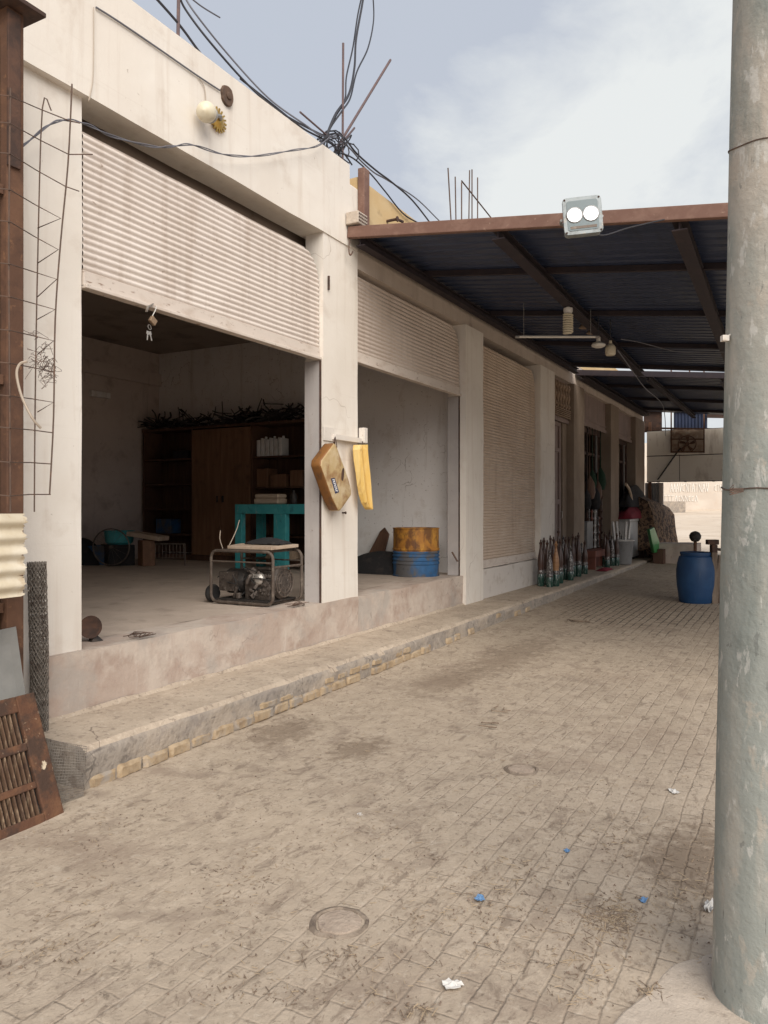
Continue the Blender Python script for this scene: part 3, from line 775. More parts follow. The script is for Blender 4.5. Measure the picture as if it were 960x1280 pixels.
def white_shop():
    t = thing('shop_building', (4.5, D, 0), 'white plastered shop with a half raised cream shutter over a dark interior', 'shop')
    b = MB(); rough_box(b, PIL[0][0], PIL[0][1], D + .045, 4.30, 0.0, ZB1, step=.14, amp=.006)
    merge(b.build('pillar', M['plaster'], parent=t, bevel=0.008))
    b = MB(); rough_box(b, PIL[1][0], PIL[1][1], D, 4.185, ZP, ZB1, step=.14, amp=.006)
    merge(b.build('pillar', M['plaster'], parent=t, bevel=0.012))
    # front beam and parapet, one plastered face
    b = MB(); rough_box(b, 1.2, XF(436), D - .012, 4.24, ZB1, ZR, amp=.006)
    b.box(XF(436), PIL[1][1], D - .008, 4.2, ZB1, ZR - .18)
    merge(b.build('parapet', M['plaster'], parent=t, bevel=0.014))
    # sill under the opening
    b = MB(); rough_box(b, 3.0, PIL[1][1], D - .006, 4.32, 0.05, ZS, step=.07, amp=.013)
    merge(b.build('sill', M['sill'], parent=t, bevel=0.012))
    b = MB()
    n = 40; vs = []; fs = []
    for i in range(n + 1):
        x = 3.0 + (PIL[2][0] - 3.0) * i / n
        w = 0.026 + 0.014 * mnoise.noise(Vector((x * 4, 0, 0)))
        vs += [(x, D - .01, ZP + w * 1.1), (x, D - .012 - w, ZP + .004), (x, D - .01, ZP - .01)]
    for i in range(n):
        for k in (0, 1): fs.append((i*3+k, (i+1)*3+k, (i+1)*3+k+1, i*3+k+1))
    b.add(vs, fs); b.build('skirting', M['concrete_walk'], parent=t, smooth=True)
    # room
    b = MB(); b.add([(2.6, 4.31, ZS-.003), (XW, 4.31, ZS-.003), (XW, YB, ZS-.003), (2.6, YB, ZS-.003)], [(0,1,2,3)])
    b.build('floor', M['floor_in'], parent=t, fix=False)
    b = MB(); b.box(2.6, XW, YB, YB + .2, 0.3, 4.4); b.box(2.4, 2.6, 4.3, YB + .2, 0.3, 4.4)
    b.build('inner_wall', M['room_wall'], parent=t)
    b = MB(); b.box(2.6, XW, YB - .06, YB - .002, 3.80, 4.02); b.build('ledge', M['room_wall'], parent=t)
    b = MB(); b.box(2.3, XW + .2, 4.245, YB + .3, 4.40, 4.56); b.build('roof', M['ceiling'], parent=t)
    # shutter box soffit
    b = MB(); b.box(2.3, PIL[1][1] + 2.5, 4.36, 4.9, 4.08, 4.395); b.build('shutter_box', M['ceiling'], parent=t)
    sh = shutter(t, PIL[0][1] + .008, PIL[1][0] - .008, 2.962, 3.955, 4.04, M['shutter_cream'])
    # jamb board inside the right pillar, its grey darkened to read as shaded
    b = MB(); b.box(PIL[1][0] - .010, PIL[1][0] + .05, D + .035, 4.192, ZS, 2.945)
    b.build('jamb', M['jamb_shaded'], parent=t, bevel=.004)
    b = MB(); b.box(PIL[1][0] - .016, PIL[1][0] - .002, D + .018, D + .034, ZS, 2.945);
    b.build('guide_rail', M['rust_dark'], parent=t)
    # hanging latch strip on the pillar
    b = MB()
    a = PY(411, 345, D - .01); c = PY(411, 362, D - .01)
    b.tube([a, c], .012, 6); b.build('latch', M['rust_dark'], parent=t)
    return t
SHOP = white_shop()

def row_shop():
    t = thing('shop_row', (14, D, 0), 'brown row of shops under the canopy with ochre parapet and closed tan shutter', 'shop row')
    x0 = XSPLIT + .004
    # pillars
    for i, (a, c) in enumerate(PIL[2:]):
        front = D - .05 if i in (0, 1) else D - .03
        b = MB(); rough_box(b, a, c, front, 4.19 if i == 0 else 4.40, ZP, ZB2, step=.14, amp=.006)
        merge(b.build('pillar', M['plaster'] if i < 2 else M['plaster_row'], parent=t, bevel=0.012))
    # beam above the openings, ochre parapet above it
    b = MB(); rough_box(b, x0, 22.6, D + .01, 4.34, ZB2, 4.40, amp=.004)
    merge(b.build('wall', M['plaster_dirty'], parent=t, bevel=.01))
    b = MB(); rough_box(b, x0, 22.6, D + .005, 4.34, 4.402, ZR - .05, amp=.005)
    merge(b.build('parapet', M['ochre'], parent=t, bevel=.01))
    # sills
    b = MB(); rough_box(b, x0, PIL[2][1] + .02, D - .006, 4.40, 0.05, ZS, step=.07, amp=.013)
    merge(b.build('sill', M['sill'], parent=t, bevel=.012))
    b = MB(); rough_box(b, PIL[2][1] + .02, PIL[3][0] + .15, D - .012, 4.40, 0.05, ZS + .03, step=.15, amp=.008)
    merge(b.build('sill', M['sill_white'], parent=t, bevel=.012))
    # partition at the end of the double shop and the dark body behind the far bays
    b = MB(); b.box(XW, XW + .15, 4.42, YB + .2, 0.3, 4.4); b.box(9.82, XW - .004, 4.205, 5.95, .5, 4.38); b.build('inner_wall', M['room_wall_pale'], parent=t)
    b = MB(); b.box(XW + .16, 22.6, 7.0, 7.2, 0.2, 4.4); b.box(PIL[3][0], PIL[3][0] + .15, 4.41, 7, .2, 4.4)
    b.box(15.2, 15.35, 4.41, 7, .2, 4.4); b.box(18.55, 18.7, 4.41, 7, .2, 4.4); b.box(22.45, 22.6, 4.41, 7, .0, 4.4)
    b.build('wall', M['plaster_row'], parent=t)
    b = MB(); b.add([(PIL[3][1]-.2, 3.99, ZP), (22.6, 3.99, ZP), (22.6, 7, ZP), (PIL[3][1]-.2, 7, ZP)], [(0,1,2,3)])
    b.build('floor', M['floor_in'], parent=t, fix=False)
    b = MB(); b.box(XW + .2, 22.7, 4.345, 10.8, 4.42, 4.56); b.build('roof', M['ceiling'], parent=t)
    # half raised shutter of the second bay and closed shutter of the third
    shutter(t, PIL[1][1] + .010, PIL[2][0] - .008, 3.052, 3.935, 4.04, M['shutter_mid'])
    shutter(t, PIL[2][1] + .008, PIL[3][0] - .008, ZS + .052, 3.885, 4.04, M['shutter_tan'])
    b = MB(); b.box(PIL[2][0] - .010, PIL[2][0] + .05, D + .05, 4.197, ZS, 3.035); b.build('jamb', M['jamb_shaded'], parent=t, bevel=.004)
    b = MB(); b.box(PIL[2][0] - .016, PIL[2][0] - .002, D + .034, D + .049, ZS, 3.035); b.build('guide_rail', M['rust_dark'], parent=t)
    # headers above the far openings
    for (a, c, zb) in ((PIL[3][1], PIL[4][0], 3.22), (PIL[4][1], PIL[5][0], 3.32), (PIL[5][1], PIL[6][0], 3.32)):
        b = MB(); b.box(a - .02, c + .02, 4.08, 4.20, zb, ZB2 + .02)
        b.box(a - .02, c + .02, 4.06, 4.079, zb + .10, zb + .14); b.box(a - .02, c + .02, 4.05, 4.079, zb - .03, zb + .04)
        b.build('header', M['door_paint'], parent=t, bevel=.004)
    # carved grille over the door: balusters and slats
    g = MB()
    gx0, gx1 = PIL[3][1] + .05, PIL[4][0] - .05
    for i in range(7):
        x = gx0 + (gx1 - gx0) * (i + .5) / 7
        g.lathe([(0.02, 3.45), (0.05, 3.50), (0.02, 3.56), (0.045, 3.68), (0.02, 3.78), (0.05, 3.86), (0.025, 3.93)], 8, (x, 4.03, 0))
    for k in range(5): g.box(gx0, gx1, 4.00, 4.05, 3.28 + k * .035, 3.295 + k * .035)
    g.build('grille', M['wood_raw'], parent=t)
    # panelled door leaf
    dx0, dx1 = PIL[3][1] + .03, PIL[4][0] - .30
    b = MB(); b.box(dx0, dx1, 4.16, 4.20, ZP + .01, 3.20)
    w = dx1 - dx0
    for (za, zb) in ((ZP+.01, ZP+.20), (.98, 1.08), (1.62, 1.72), (2.62, 2.70), (3.12, 3.20)): b.box(dx0, dx1, 4.13, 4.159, za, zb)
    for xx in (dx0, dx0 + w*.46, dx1 - .10): b.box(xx, xx + .10, 4.128, 4.159, ZP + .01, 3.20)
    d = b.build('door', M['door_paint'], parent=t, bevel=.004)
    b = MB(); b.tube([(dx1 - .05, 4.12, 1.35), (dx1 - .05, 4.09, 1.36), (dx1 - .05, 4.09, 1.48), (dx1 - .05, 4.12, 1.49)], .008, 6); b.build('handle', M['steel'], parent=d)
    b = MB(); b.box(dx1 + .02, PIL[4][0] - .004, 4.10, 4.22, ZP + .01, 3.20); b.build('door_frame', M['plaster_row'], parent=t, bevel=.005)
    # glazed fronts of the two far bays
    for (a, c) in ((PIL[4][1], PIL[5][0]), (PIL[5][1], PIL[6][0])):
        L_ = c - a
        f = MB()
        for s in (0.0, .46, .74, .97): f.box(a + L_*s, a + L_*s + .07, 4.18, 4.25, ZP + .01, 3.31)
        f.box(a, c, 4.18, 4.25, 3.20, 3.312); f.box(a, c, 4.18, 4.25, 2.72, 2.78)
        w_ = f.build('window', M['rust_dark'], parent=t, bevel=.004)
        g = MB(); g.box(a + .07, a + L_*.46, 4.21, 4.218, 0.9, 3.2); g.build('pane', M['glass'], parent=w_)
        g = MB(); g.box(a + L_*.74 + .075, a + L_*.74 + .11, 4.15, 4.178, ZP + .02, 3.2); g.build('frame_strip', M['grey_metal'], parent=w_)
    return t
ROW = row_shop()

# ------------------------------------------------------------------ canopy
def canopy(x0, x1, zw, y_out, slope, label, rafters, purl, mfascia):
    t = thing('canopy', (x0, D, zw), label, 'canopy')
    def zt(y): return zw - slope * (D - y)
    # ribbed sheet, ribs running out from the wall
    b = MB(); vs, fs = [], []
    prof = []; x = x0
    while x < x1:
        prof += [(x, 0), (x + .10, 0), (x + .118, .028), (x + .162, .028), (x + .18, 0)]
        x += .20
    prof.append((x1 if x1 > x else x, 0))
    for (px, pz) in prof:
        for k in range(5):
            y = D - .012 - (D - .012 - y_out) * k / 4
            vs.append((px, y, zt(y) + pz))
    for i in range(len(prof) - 1):
        for k in range(4): fs.append((i*5+k, (i+1)*5+k, (i+1)*5+k+1, i*5+k+1))
    b.add(vs, fs); b.build('roof_sheet', M['canopy_sheet'], parent=t, solid=.004)
    b = MB()
    ln = Vector((0, D - .02, 0)), Vector((0, y_out, 0))
    b.bar((x0 - .03, D - .018, zt(D) - .032), (x0 - .03, y_out, zt(y_out) - .032), .06, .112)
    b.build('fascia', mfascia, parent=t, bevel=.006)
    for (ya, yb, w, h) in rafters:
        b = MB(); 
        xa, xb = x0 + .01, x1 - .05
        b.bar((xa, ya, zt(ya) - .062), (xb, yb, zt(yb) - .062), w, .010)
        b.bar((xa, ya, zt(ya) - .145), (xb, yb, zt(yb) - .145), w, .010)
        b.bar((xa, ya, zt(ya) - .1035), (xb, yb, zt(yb) - .1035), .012, .070)
        b.build('rafter', M['canopy_beam'], parent=t)
    for px in purl:
        b = MB(); b.bar((px, D - .02, zt(D) - .036), (px, y_out + .02, zt(y_out) - .036), .05, .06)
        b.build('purlin', M['canopy_beam'], parent=t)
    return t, zt
XC = XF(436)
ZCW = 4.315
CAN, zc = canopy(XC, 14.88, ZCW, -3.2, 0.122, 'larger dark blue sheet canopy with red brown front edge and a lit floodlight', [(2.42, 2.66, .12, .14), (0.88, 1.06, .12, .14), (-.75, -.75, .12, .14), (-3.05, -3.05, .12, .14), (3.86, 3.86, .1, .12)],  # outer part hidden behind the pole, stretched to keep light off the far bays
                 [8.05, 10.1, 12.3, 14.4], M['brown_steel'])
for px in (XC + .3, 10.5, 14.4):
    b = MB(); b.box(px - .05, px + .05, -3.10, -3.0, gz(px), zc(-3.05) - .152); b.build('post', M['rust'], parent=CAN, bevel=.006)
CAN2, zc2 = canopy(15.25, 22.3, 4.27, -3.0, 0.105, 'lower far canopy of dark sheets behind the bright gap', [(3.84, 3.84, .2, .2), (2.6, 2.6, .1, .1), (1.3, 1.3, .1, .1), (-.5, -.5, .1, .1), (-2.7, -2.7, .1, .1)], [17.0, 19.2, 21.4], M['canopy_beam'])  # unseen outer reach lengthened as well, to darken the far end
b = MB(); b.box(21.6, 21.7, -2.75, -2.65, gz(21.6), zc2(-2.7) - .15); b.build('post', M['rust'], parent=CAN2)
b = MB(); b.box(15.4, 15.5, -2.75, -2.65, gz(15.4), zc2(-2.7) - .15); b.build('post', M['rust'], parent=CAN2)

# floodlight on the canopy edge
def floodlight():
    c = P(728, 270, 5.95)
    t = thing('floodlight', c, 'square silver floodlight with two glowing white lamps on the canopy edge', 'floodlight')
    t.rotation_euler = (R(4), R(-3), math.atan2(-sn, -cs) - R(7))
    t.location = (0,0,0)
    def rr(b, s, r, x0, x1):
        pts = []
        for (cx, cz, a0) in ((s-r, s-r, 0), (-s+r, s-r, 90), (-s+r, -s+r, 180), (s-r, -s+r, 270)):
            for k in range(5):
                a = R(a0 + k * 22.5); pts.append((x0, cx + r * math.cos(a), cz + r * math.sin(a)))
        b.prism(pts, (x1 - x0, 0, 0))
    b = MB(); rr(b, .138, .03, -.075, .0); rr(b, .148, .035, 0.0, .018)
    for k in range(7): b.box(-.105, -.075, -.10 + k * .033, -.094 + k * .033, -.11, .11)
    h = b.build('housing', M['lamp_body'], parent=t, bevel=.004)
    b = MB(); rr(b, .118, .02, .0185, .022); b.build('reflector', M['led_plate'], parent=t)
    for y in (.062, -.062):
        b = MB(); b.lathe([(.0, 0.008), (.03, .007), (.049, 0.004), (.053, 0)], 24, (.0225, y, 0.004), roty(R(90))); b.build('lamp', M['led_glow'], parent=t, smooth=True)
    for y in (.062, -.062):
        b = MB(); b.lathe([(.053, .001), (.056, .007), (.060, .007), (.064, .001)], 28, (.0225, y, 0.004), roty(R(90))); b.build('lamp_ring', M['grey_metal'], parent=t, smooth=True)
    b = MB(); b.box(.0225, .0245, -.10, .10, -.105, -.085); b.build('trim_strip', M['frame_tube'], parent=t)
    b = MB()
    for (yy, zz) in ((.13, .13), (-.13, .13), (.13, -.13), (-.13, -.13)): b.lathe([(.008, 0), (.008, .004), (0, .006)], 8, (.018, yy, zz), roty(R(90)))
    b.build('screws', M['rust_dark'], parent=t)
    b = MB(); b.tube(smooth_path([(-.10, .02, .05), (-.20, .05, .02), (-.30, .18, -.05), (-.33, .42, .0), (-.30, .75, .03)], 6), .006, 6); b.build('cord', M['cable'], parent=t, smooth=True)
    b = MB()
    b.tube([(-.04, -.155, 0), (-.10, -.155, 0), (-.19, -.09, 0), (-.19, .09, 0), (-.10, .155, 0), (-.04, .155, 0)], .012, 6)
    b.tube([(-.19, 0, 0), (-.30, 0, -.03)], .015, 6)
    b.build('bracket', M['grey_metal'], parent=t)
    t.location = c
floodlight()

# ------------------------------------------------------------------ foreground pole
def pole():
    base = P(966, HZ, 2.42); base.z = 0
    t = thing('concrete_pole', base, 'large weathered round concrete pole with greenish paint at right foreground', 'pole')
    right = Vector((sn, -cs, 0))
    b = MB()
    pts, rad = [], []
    for i in range(40):
        z = -0.02 + 7.2 * i / 39
        pts.append(base + right * (0.012 * z) + Vector((0, 0, z)))
        rad.append(0.178 - 0.0085 * z + 0.0015 * mnoise.noise(Vector((0, z * 2, 0))))
    b.tube(pts, .17, 48, radii=rad)
    b.build('shaft', M['pole'], parent=t, smooth=True)
    def wrap(z, tilt, name, mt, r):
        ps = []
        for k in range(40):
            a = 2 * math.pi * k / 40
            rr = 0.178 - 0.0085 * z + r * .9
            c = base + right * (0.012 * z)
            ps.append(c + Vector((rr * math.cos(a), rr * math.sin(a), z + tilt * math.sin(a + 1.0) + .004 * math.sin(5 * a))))
        w = MB(); w.tube(ps, r, 6, closed=True)
        return w, ps
    zu = H + (HZ - 186) / F * 2.42
    w, ps = wrap(zu, .035, 'tie_wire', None, .0022); w.build('tie_wire', M['wire_rust'], parent=t)
    zl = H + (HZ - 611) / F * 2.42
    w, ps = wrap(zl, .006, 'tie_wire', None, .0022)
    k = P(917, 611, 2.33)
    w2 = MB()
    w2 = w
    for j in range(4):
        w.tube([k + Vector((0,0,.008*j-.012)), k - right * .012 + Vector((0,0,.006*j-.018)) , k + right * .03 + Vector((0,0,.003*j-.008))], .0018, 5)
    w.build('tie_wire', M['wire_rust'], parent=t)
    c = P(906, 423, 2.42)
    w = MB(); w.obox(c, (.02, .02, .018), rotz(.5)); w.tube([c, c + right * .03 + Vector((0,0,.02))], .003, 5)
    w.build('clip', M['white_paint'], parent=t)
    # rough footing patch poured round the foot
    b = MB(); poly = []
    for (u, v) in ((905, 1190), (868, 1200), (842, 1208), (826, 1222), (817, 1238), (795, 1255), (778, 1268), (764, 1285), (752, 1330), (800, 1420), (980, 1440), (1120, 1300), (1010, 1190)):
        p = PG(u, v, 0); poly.append(Vector((p.x, p.y, -0.02)))
    b.prism(poly, (0, 0, .030)); b.build('footing', M['sand_concrete'], parent=t, bevel=.008)
pole()

# ------------------------------------------------------------------ scrap at the left edge
def scrap():
    # rusty post with cap plate
    pb = P(30, HZ, 4.12); x1, y0 = pb.x, pb.y
    t = thing('rusty_post', (x1 - .05, y0 + .05, 0), 'tall rusty steel post with flat cap plate at left edge', 'post')
    b = MB(); b.box(x1 - .10, x1, y0, y0 + .10, 0, 4.19); b.build('shaft', M['rust'], parent=t, bevel=.006)
    b = MB(); b.box(x1 - .22, x1 + .07, y0 - .09, y0 + .2, 4.19, 4.215); b.build('cap_plate', M['rust_dark'], parent=t, bevel=.004)
    b = MB(); b.box(x1 - .104, x1 - .03, y0 - .016, y0 - .001, 3.35, 4.17); b.build('hinge_plate', M['rust_dark'], parent=t, bevel=.003)
    # rusty sheet fence running off to the left
    t = thing('metal_fence', (x1 - .7, y0 + .06, 0), 'rusty brown ribbed sheet fence behind the rusty post', 'fence')
    b = MB(); vs, fs = [], []
    n = 60
    for i in range(n + 1):
        x = x1 - .108 - 1.5 * i / n
        y = y0 + .05 + (.018 if (i // 3) % 2 else 0)
        vs += [(x, y, 0.0), (x, y, 4.05)]
    for i in range(n): fs.append((2*i, 2*i+2, 2*i+3, 2*i+1))
    b.add(vs, fs); b.build('sheet', M['rust_panel'], parent=t, solid=.003)
    for z in (1.0, 2.2, 3.2):
        b = MB(); b.box(x1 - 1.6, x1 - .106, y0 + .02, y0 + .046, z, z + .05); b.build('rail', M['rust'], parent=t)
    # reinforcement cage of thin bars
    t = thing('wire_cage', P(50, 640, 3.75), 'tall thin rebar cage of uprights and slanting ties before the white wall', 'rebar cage')
    t.location.z = 0
    def wire(name, pts, r, m=M['wire_rust'], k=4, parent=t):
        b = MB(); b.tube(smooth_path(pts, k) if len(pts) > 2 else pts, r, 6); return b.build(name, m, parent=parent, smooth=True)
    D0, D1, D2 = 3.60, 3.86, 3.66
    wire('upright', [P(13, 110, D0), P(11, 300, D0), P(12, 480, D0), P(13, 640, D0 + .03)], .0042)
    wire('upright', [P(64, 138, D1), P(53, 135, D1), P(47, 330, D1), P(44, 500, D1), P(43, 624, D1), P(43, 640, D1)], .0035)
    wire('upright', [P(90, 105, D2), P(85, 205, D2), P(76, 300, D2), P(69, 400, D2), P(67, 520, D2), P(62, 618, D2)], .0038)
    left = [118, 152, 190, 235, 275, 328, 369, 411, 452, 493, 533, 576, 618]
    rgt = [151, 193, 233, 273, 312, 349, 387, 426, 465, 503, 541, 580, 618]
    ux = [87, 86, 82, 76, 73, 71, 69, 67, 67, 67, 66, 64, 63]
    for i, (l, r_, u) in enumerate(zip(left, rgt, ux)):
        pts = [P(-30, l - 2, D0), P(12, l + 2, D0 - .008), P((12+u)/2, (l*.45+r_*.55), D1 - .01), P(u, r_, D2)]
        if i == 0: pts.append(P(100, r_ + 3, D2))
        elif i == 1: pts += [P(116, 193, D2 + .02)]
        elif i == 2: pts += [P(99, 239, D2)]
        elif i in (3, 4, 5, 6, 7, 9): pts += [P(47, r_ + 12 + (i % 3) * 5, D1)]
        b = MB(); b.tube(pts, .0028, 5); b.build('tie', M['wire_rust'], parent=t)
    rnd = random.Random(5)
    b = MB()
    for k in range(46):
        u, v = rnd.gauss(55, 8), rnd.gauss(456, 16)
        u = max(36, min(68, u))
        pts = [P(u + rnd.uniform(-5, 5) * j, v + rnd.uniform(-5, 5) * j, D2 + .04 + rnd.uniform(-.03, .03)) for j in range(4)]
        b.tube(smooth_path(pts, 3), .0012, 4)
    b.build('wire_tangle', M['wire_rust'], parent=t)
    b = MB()
    b.tube(smooth_path([P(34, 452, 3.55), P(25, 455, 3.55), P(21, 468, 3.55), P(27, 495, 3.56), P(40, 522, 3.58), P(51, 535, 3.62)], 6), .006, 6)
    tag(b.build('strap', M['wire_pale'], smooth=True), 'pale bent strap looped over the rusty post', 'strap')
    # pile at the foot of the post
    bx = MB(); q = P(12, 790, 4.14) + Vector((.06, .12, 0))
    t = thing('steel_locker', (q.x - .45, q.y + .02, 0), 'rusty steel box under the scrap heap by the post', 'box')
    b = MB(); b.box(q.x - .40, q.x, q.y - .10, q.y + .16, 0.0, .93); b.build('body', M['rust_dark'], parent=t, bevel=.008)
    b = MB(); b.box(q.x - .37, q.x - .03, q.y - .112, q.y - .101, .05, .88); b.build('door', M['rust_panel'], parent=t, bevel=.004)
    X0 = q.x; Y0_ = q.y
    # chain mesh roll lying on it
    b = MB()
    for k in range(15):
        xx = X0 - .02 - k * .055
        b.tube([Vector((xx + .01 * math.sin(a * 9), Y0_ - .06 + .075 * math.cos(a), 1.01 + .075 * math.sin(a))) for a in [2 * math.pi * j / 20 for j in range(20)]], .007, 5, closed=True)
    for j in range(20):
        a = 2 * math.pi * j / 20
        b.tube([(X0, Y0_ - .06 + .075 * math.cos(a), 1.01 + .075 * math.sin(a)), (X0 - .8, Y0_ - .06 + .075 * math.cos(a + .9), 1.01 + .075 * math.sin(a + .9))], .006, 5)
    tag(b.build('mesh_roll', M['wire_grey']), 'dark chain mesh roll lying under the flat bars at left edge', 'mesh roll')
    b = MB()
    for k in range(5):
        a = Vector((X0 - .95, Y0_ - .13 + k * .035, 1.105 + .010 * (k % 3))); c = Vector((X0 + .05 - .02 * k, Y0_ - .12 + k * .034, 1.095 + .012 * (k % 2)))
        b.bar(a, c, .028, .008)
    tag(b.build('flat_bars', M['steel'], bevel=.001), 'small bundle of flat steel bars on the chain mesh roll', 'steel bars')
    # corrugated cream fibreglass sheet, torn right edge
    rnd = random.Random(11)
    edge = [P(33 + 0, 643, 3.80)]
    n, mcol = 72, 16
    jag = [rnd.uniform(-.02, .02) for _ in range(n + 1)]
    def fn(s, tt):
        v = 642 + 102 * tt
        p = P(33 - 10 * tt ** 1.2, v, 3.80)
        i = int(tt * n)
        xr = p.x - abs(jag[i]) * (1.0 if i % 9 else 2.2)
        x = xr - (1 - s) * .95
        return Vector((x, p.y + .011 * math.cos(2 * math.pi * tt * 5.2) - .06 * tt, p.z))
    b = MB(); b.grid(fn, mcol, n)
    tag(b.build('corrugated_sheet', M['fibre'], smooth=True, solid=.0025), 'cream corrugated sheet with torn edge on the scrap at left', 'corrugated sheet')
    # dusty grey pane leaning
    a, c, d_, e = P(-60, 800, 3.90), P(20, 783, 4.03), P(32, 868, 4.00), P(-60, 905, 3.87)
    low = Vector((0, 0, 0))
    dd = d_ + (d_ - c) * ((d_.z - .01) / (c.z - d_.z)); ee = e + (e - a) * ((e.z - .01) / (a.z - e.z))
    nrm = (c - a).cross(d_ - c).normalized() * .006
    b = MB(); b.prism([a, c, dd, ee], nrm)
    tag(b.build('sheet_pane', M['pane_grey'], bevel=.001), 'dusty grey pane leaning behind the rusty grate', 'pane')
    # upright roll of chain mesh beside the white pillar
    c0 = PY(47, 640, 3.87)
    b = MB(); rnd = random.Random(2)
    for ring in range(3):
        rr = .050 - ring * .013
        for j in range(16):
            a0 = 2 * math.pi * j / 16 + ring
            for sgn in (1, -1):
                ps = []
                for k in range(34):
                    z = gz(c0.x) + 1.24 * k / 33
                    a = a0 + sgn * .42 * (k % 2) + .02 * k
                    r2 = rr + .004 * mnoise.noise(Vector((j, z * 3, ring)))
                    ps.append((c0.x + r2 * math.cos(a) + .012 * math.sin(z * 3), c0.y + r2 * math.sin(a), z))
                if sgn > 0 or ring == 0: b.tube(ps, .0028, 4)
    tag(b.build('mesh_roll', M['wire_grey']), 'upright roll of grey chain mesh leaning on the white pillar', 'mesh roll')
    # heavy rusty grate leaning on the post
    A, B_, C_, E_ = PG(-160, 1120, 0.0), PG(79, 1019, 0.0), P(40, 866, 3.98), P(-160, 912, 3.60)
    ux_ = (B_ - A).normalized(); Lx = (B_ - A).length
    up = (C_ - B_); up = (up - ux_ * up.dot(ux_)); Ly = up.length; uy = up.normalized(); uz = ux_.cross(uy)
    if uz.y > 0: uz = -uz
    t = thing('rusty_grate', B_, 'heavy rusty slotted grate leaning at the left edge on the ground', 'grate')
    def Q(x, y, z=0): return B_ - ux_ * x + uy * y + uz * z
    Mx = Matrix((-ux_, uy, uz)).transposed()
    fr = MB()
    fr.obox(Q(.055, Ly/2), (.11, Ly, .03), Mx)
    for (y, h_) in ((.025, .05), (Ly*.30, .035), (Ly*.60, .040), (Ly - .04, .08)): fr.obox(Q(.11 + (Lx - .11)/2, y), (Lx - .11, h_, .028), Mx)
    fr.build('frame', M['rust_orange'], parent=t, bevel=.006)
    for (ya, yb) in ((.05, Ly*.30 - .018), (Ly*.30 + .018, Ly*.60 - .02), (Ly*.60 + .02, Ly - .08)):
        sl = MB(); x = .135
        while x < min(Lx, .95):
            sl.obox(Q(x, (ya + yb)/2, 0), (.007, yb - ya, .022), Mx); x += .026
        sl.build('slats', M['slat_rust'], parent=t)
    bk = MB(); bk.obox(Q(Lx/2 + .05, Ly/2, -.022), (Lx - .12, Ly - .04, .008), Mx); bk.build('back_plate', M['rust_dark'], parent=t)
    # netting over the end of the walk
    b = MB()
    p0, p1 = Vector((2.66, 3.36, .02)), Vector((2.845, 3.60, .30))
    for k in range(22):
        f = k / 21
        b.tube([p0.lerp(Vector((2.80, 3.345, .02)), f), Vector((2.70, 3.50, .33)).lerp(Vector((2.85, 3.375, .27)), f)], .0016, 4)
        b.tube([Vector((2.66, 3.36, .02)).lerp(Vector((2.70, 3.50, .33)), f), Vector((2.80, 3.345, .02)).lerp(Vector((2.85, 3.375, .27)), f)], .0016, 4)
    tag(b.build('wire_netting', M['wire_grey']), 'scrap of dark netting beside the end of the raised walk', 'netting')
scrap()

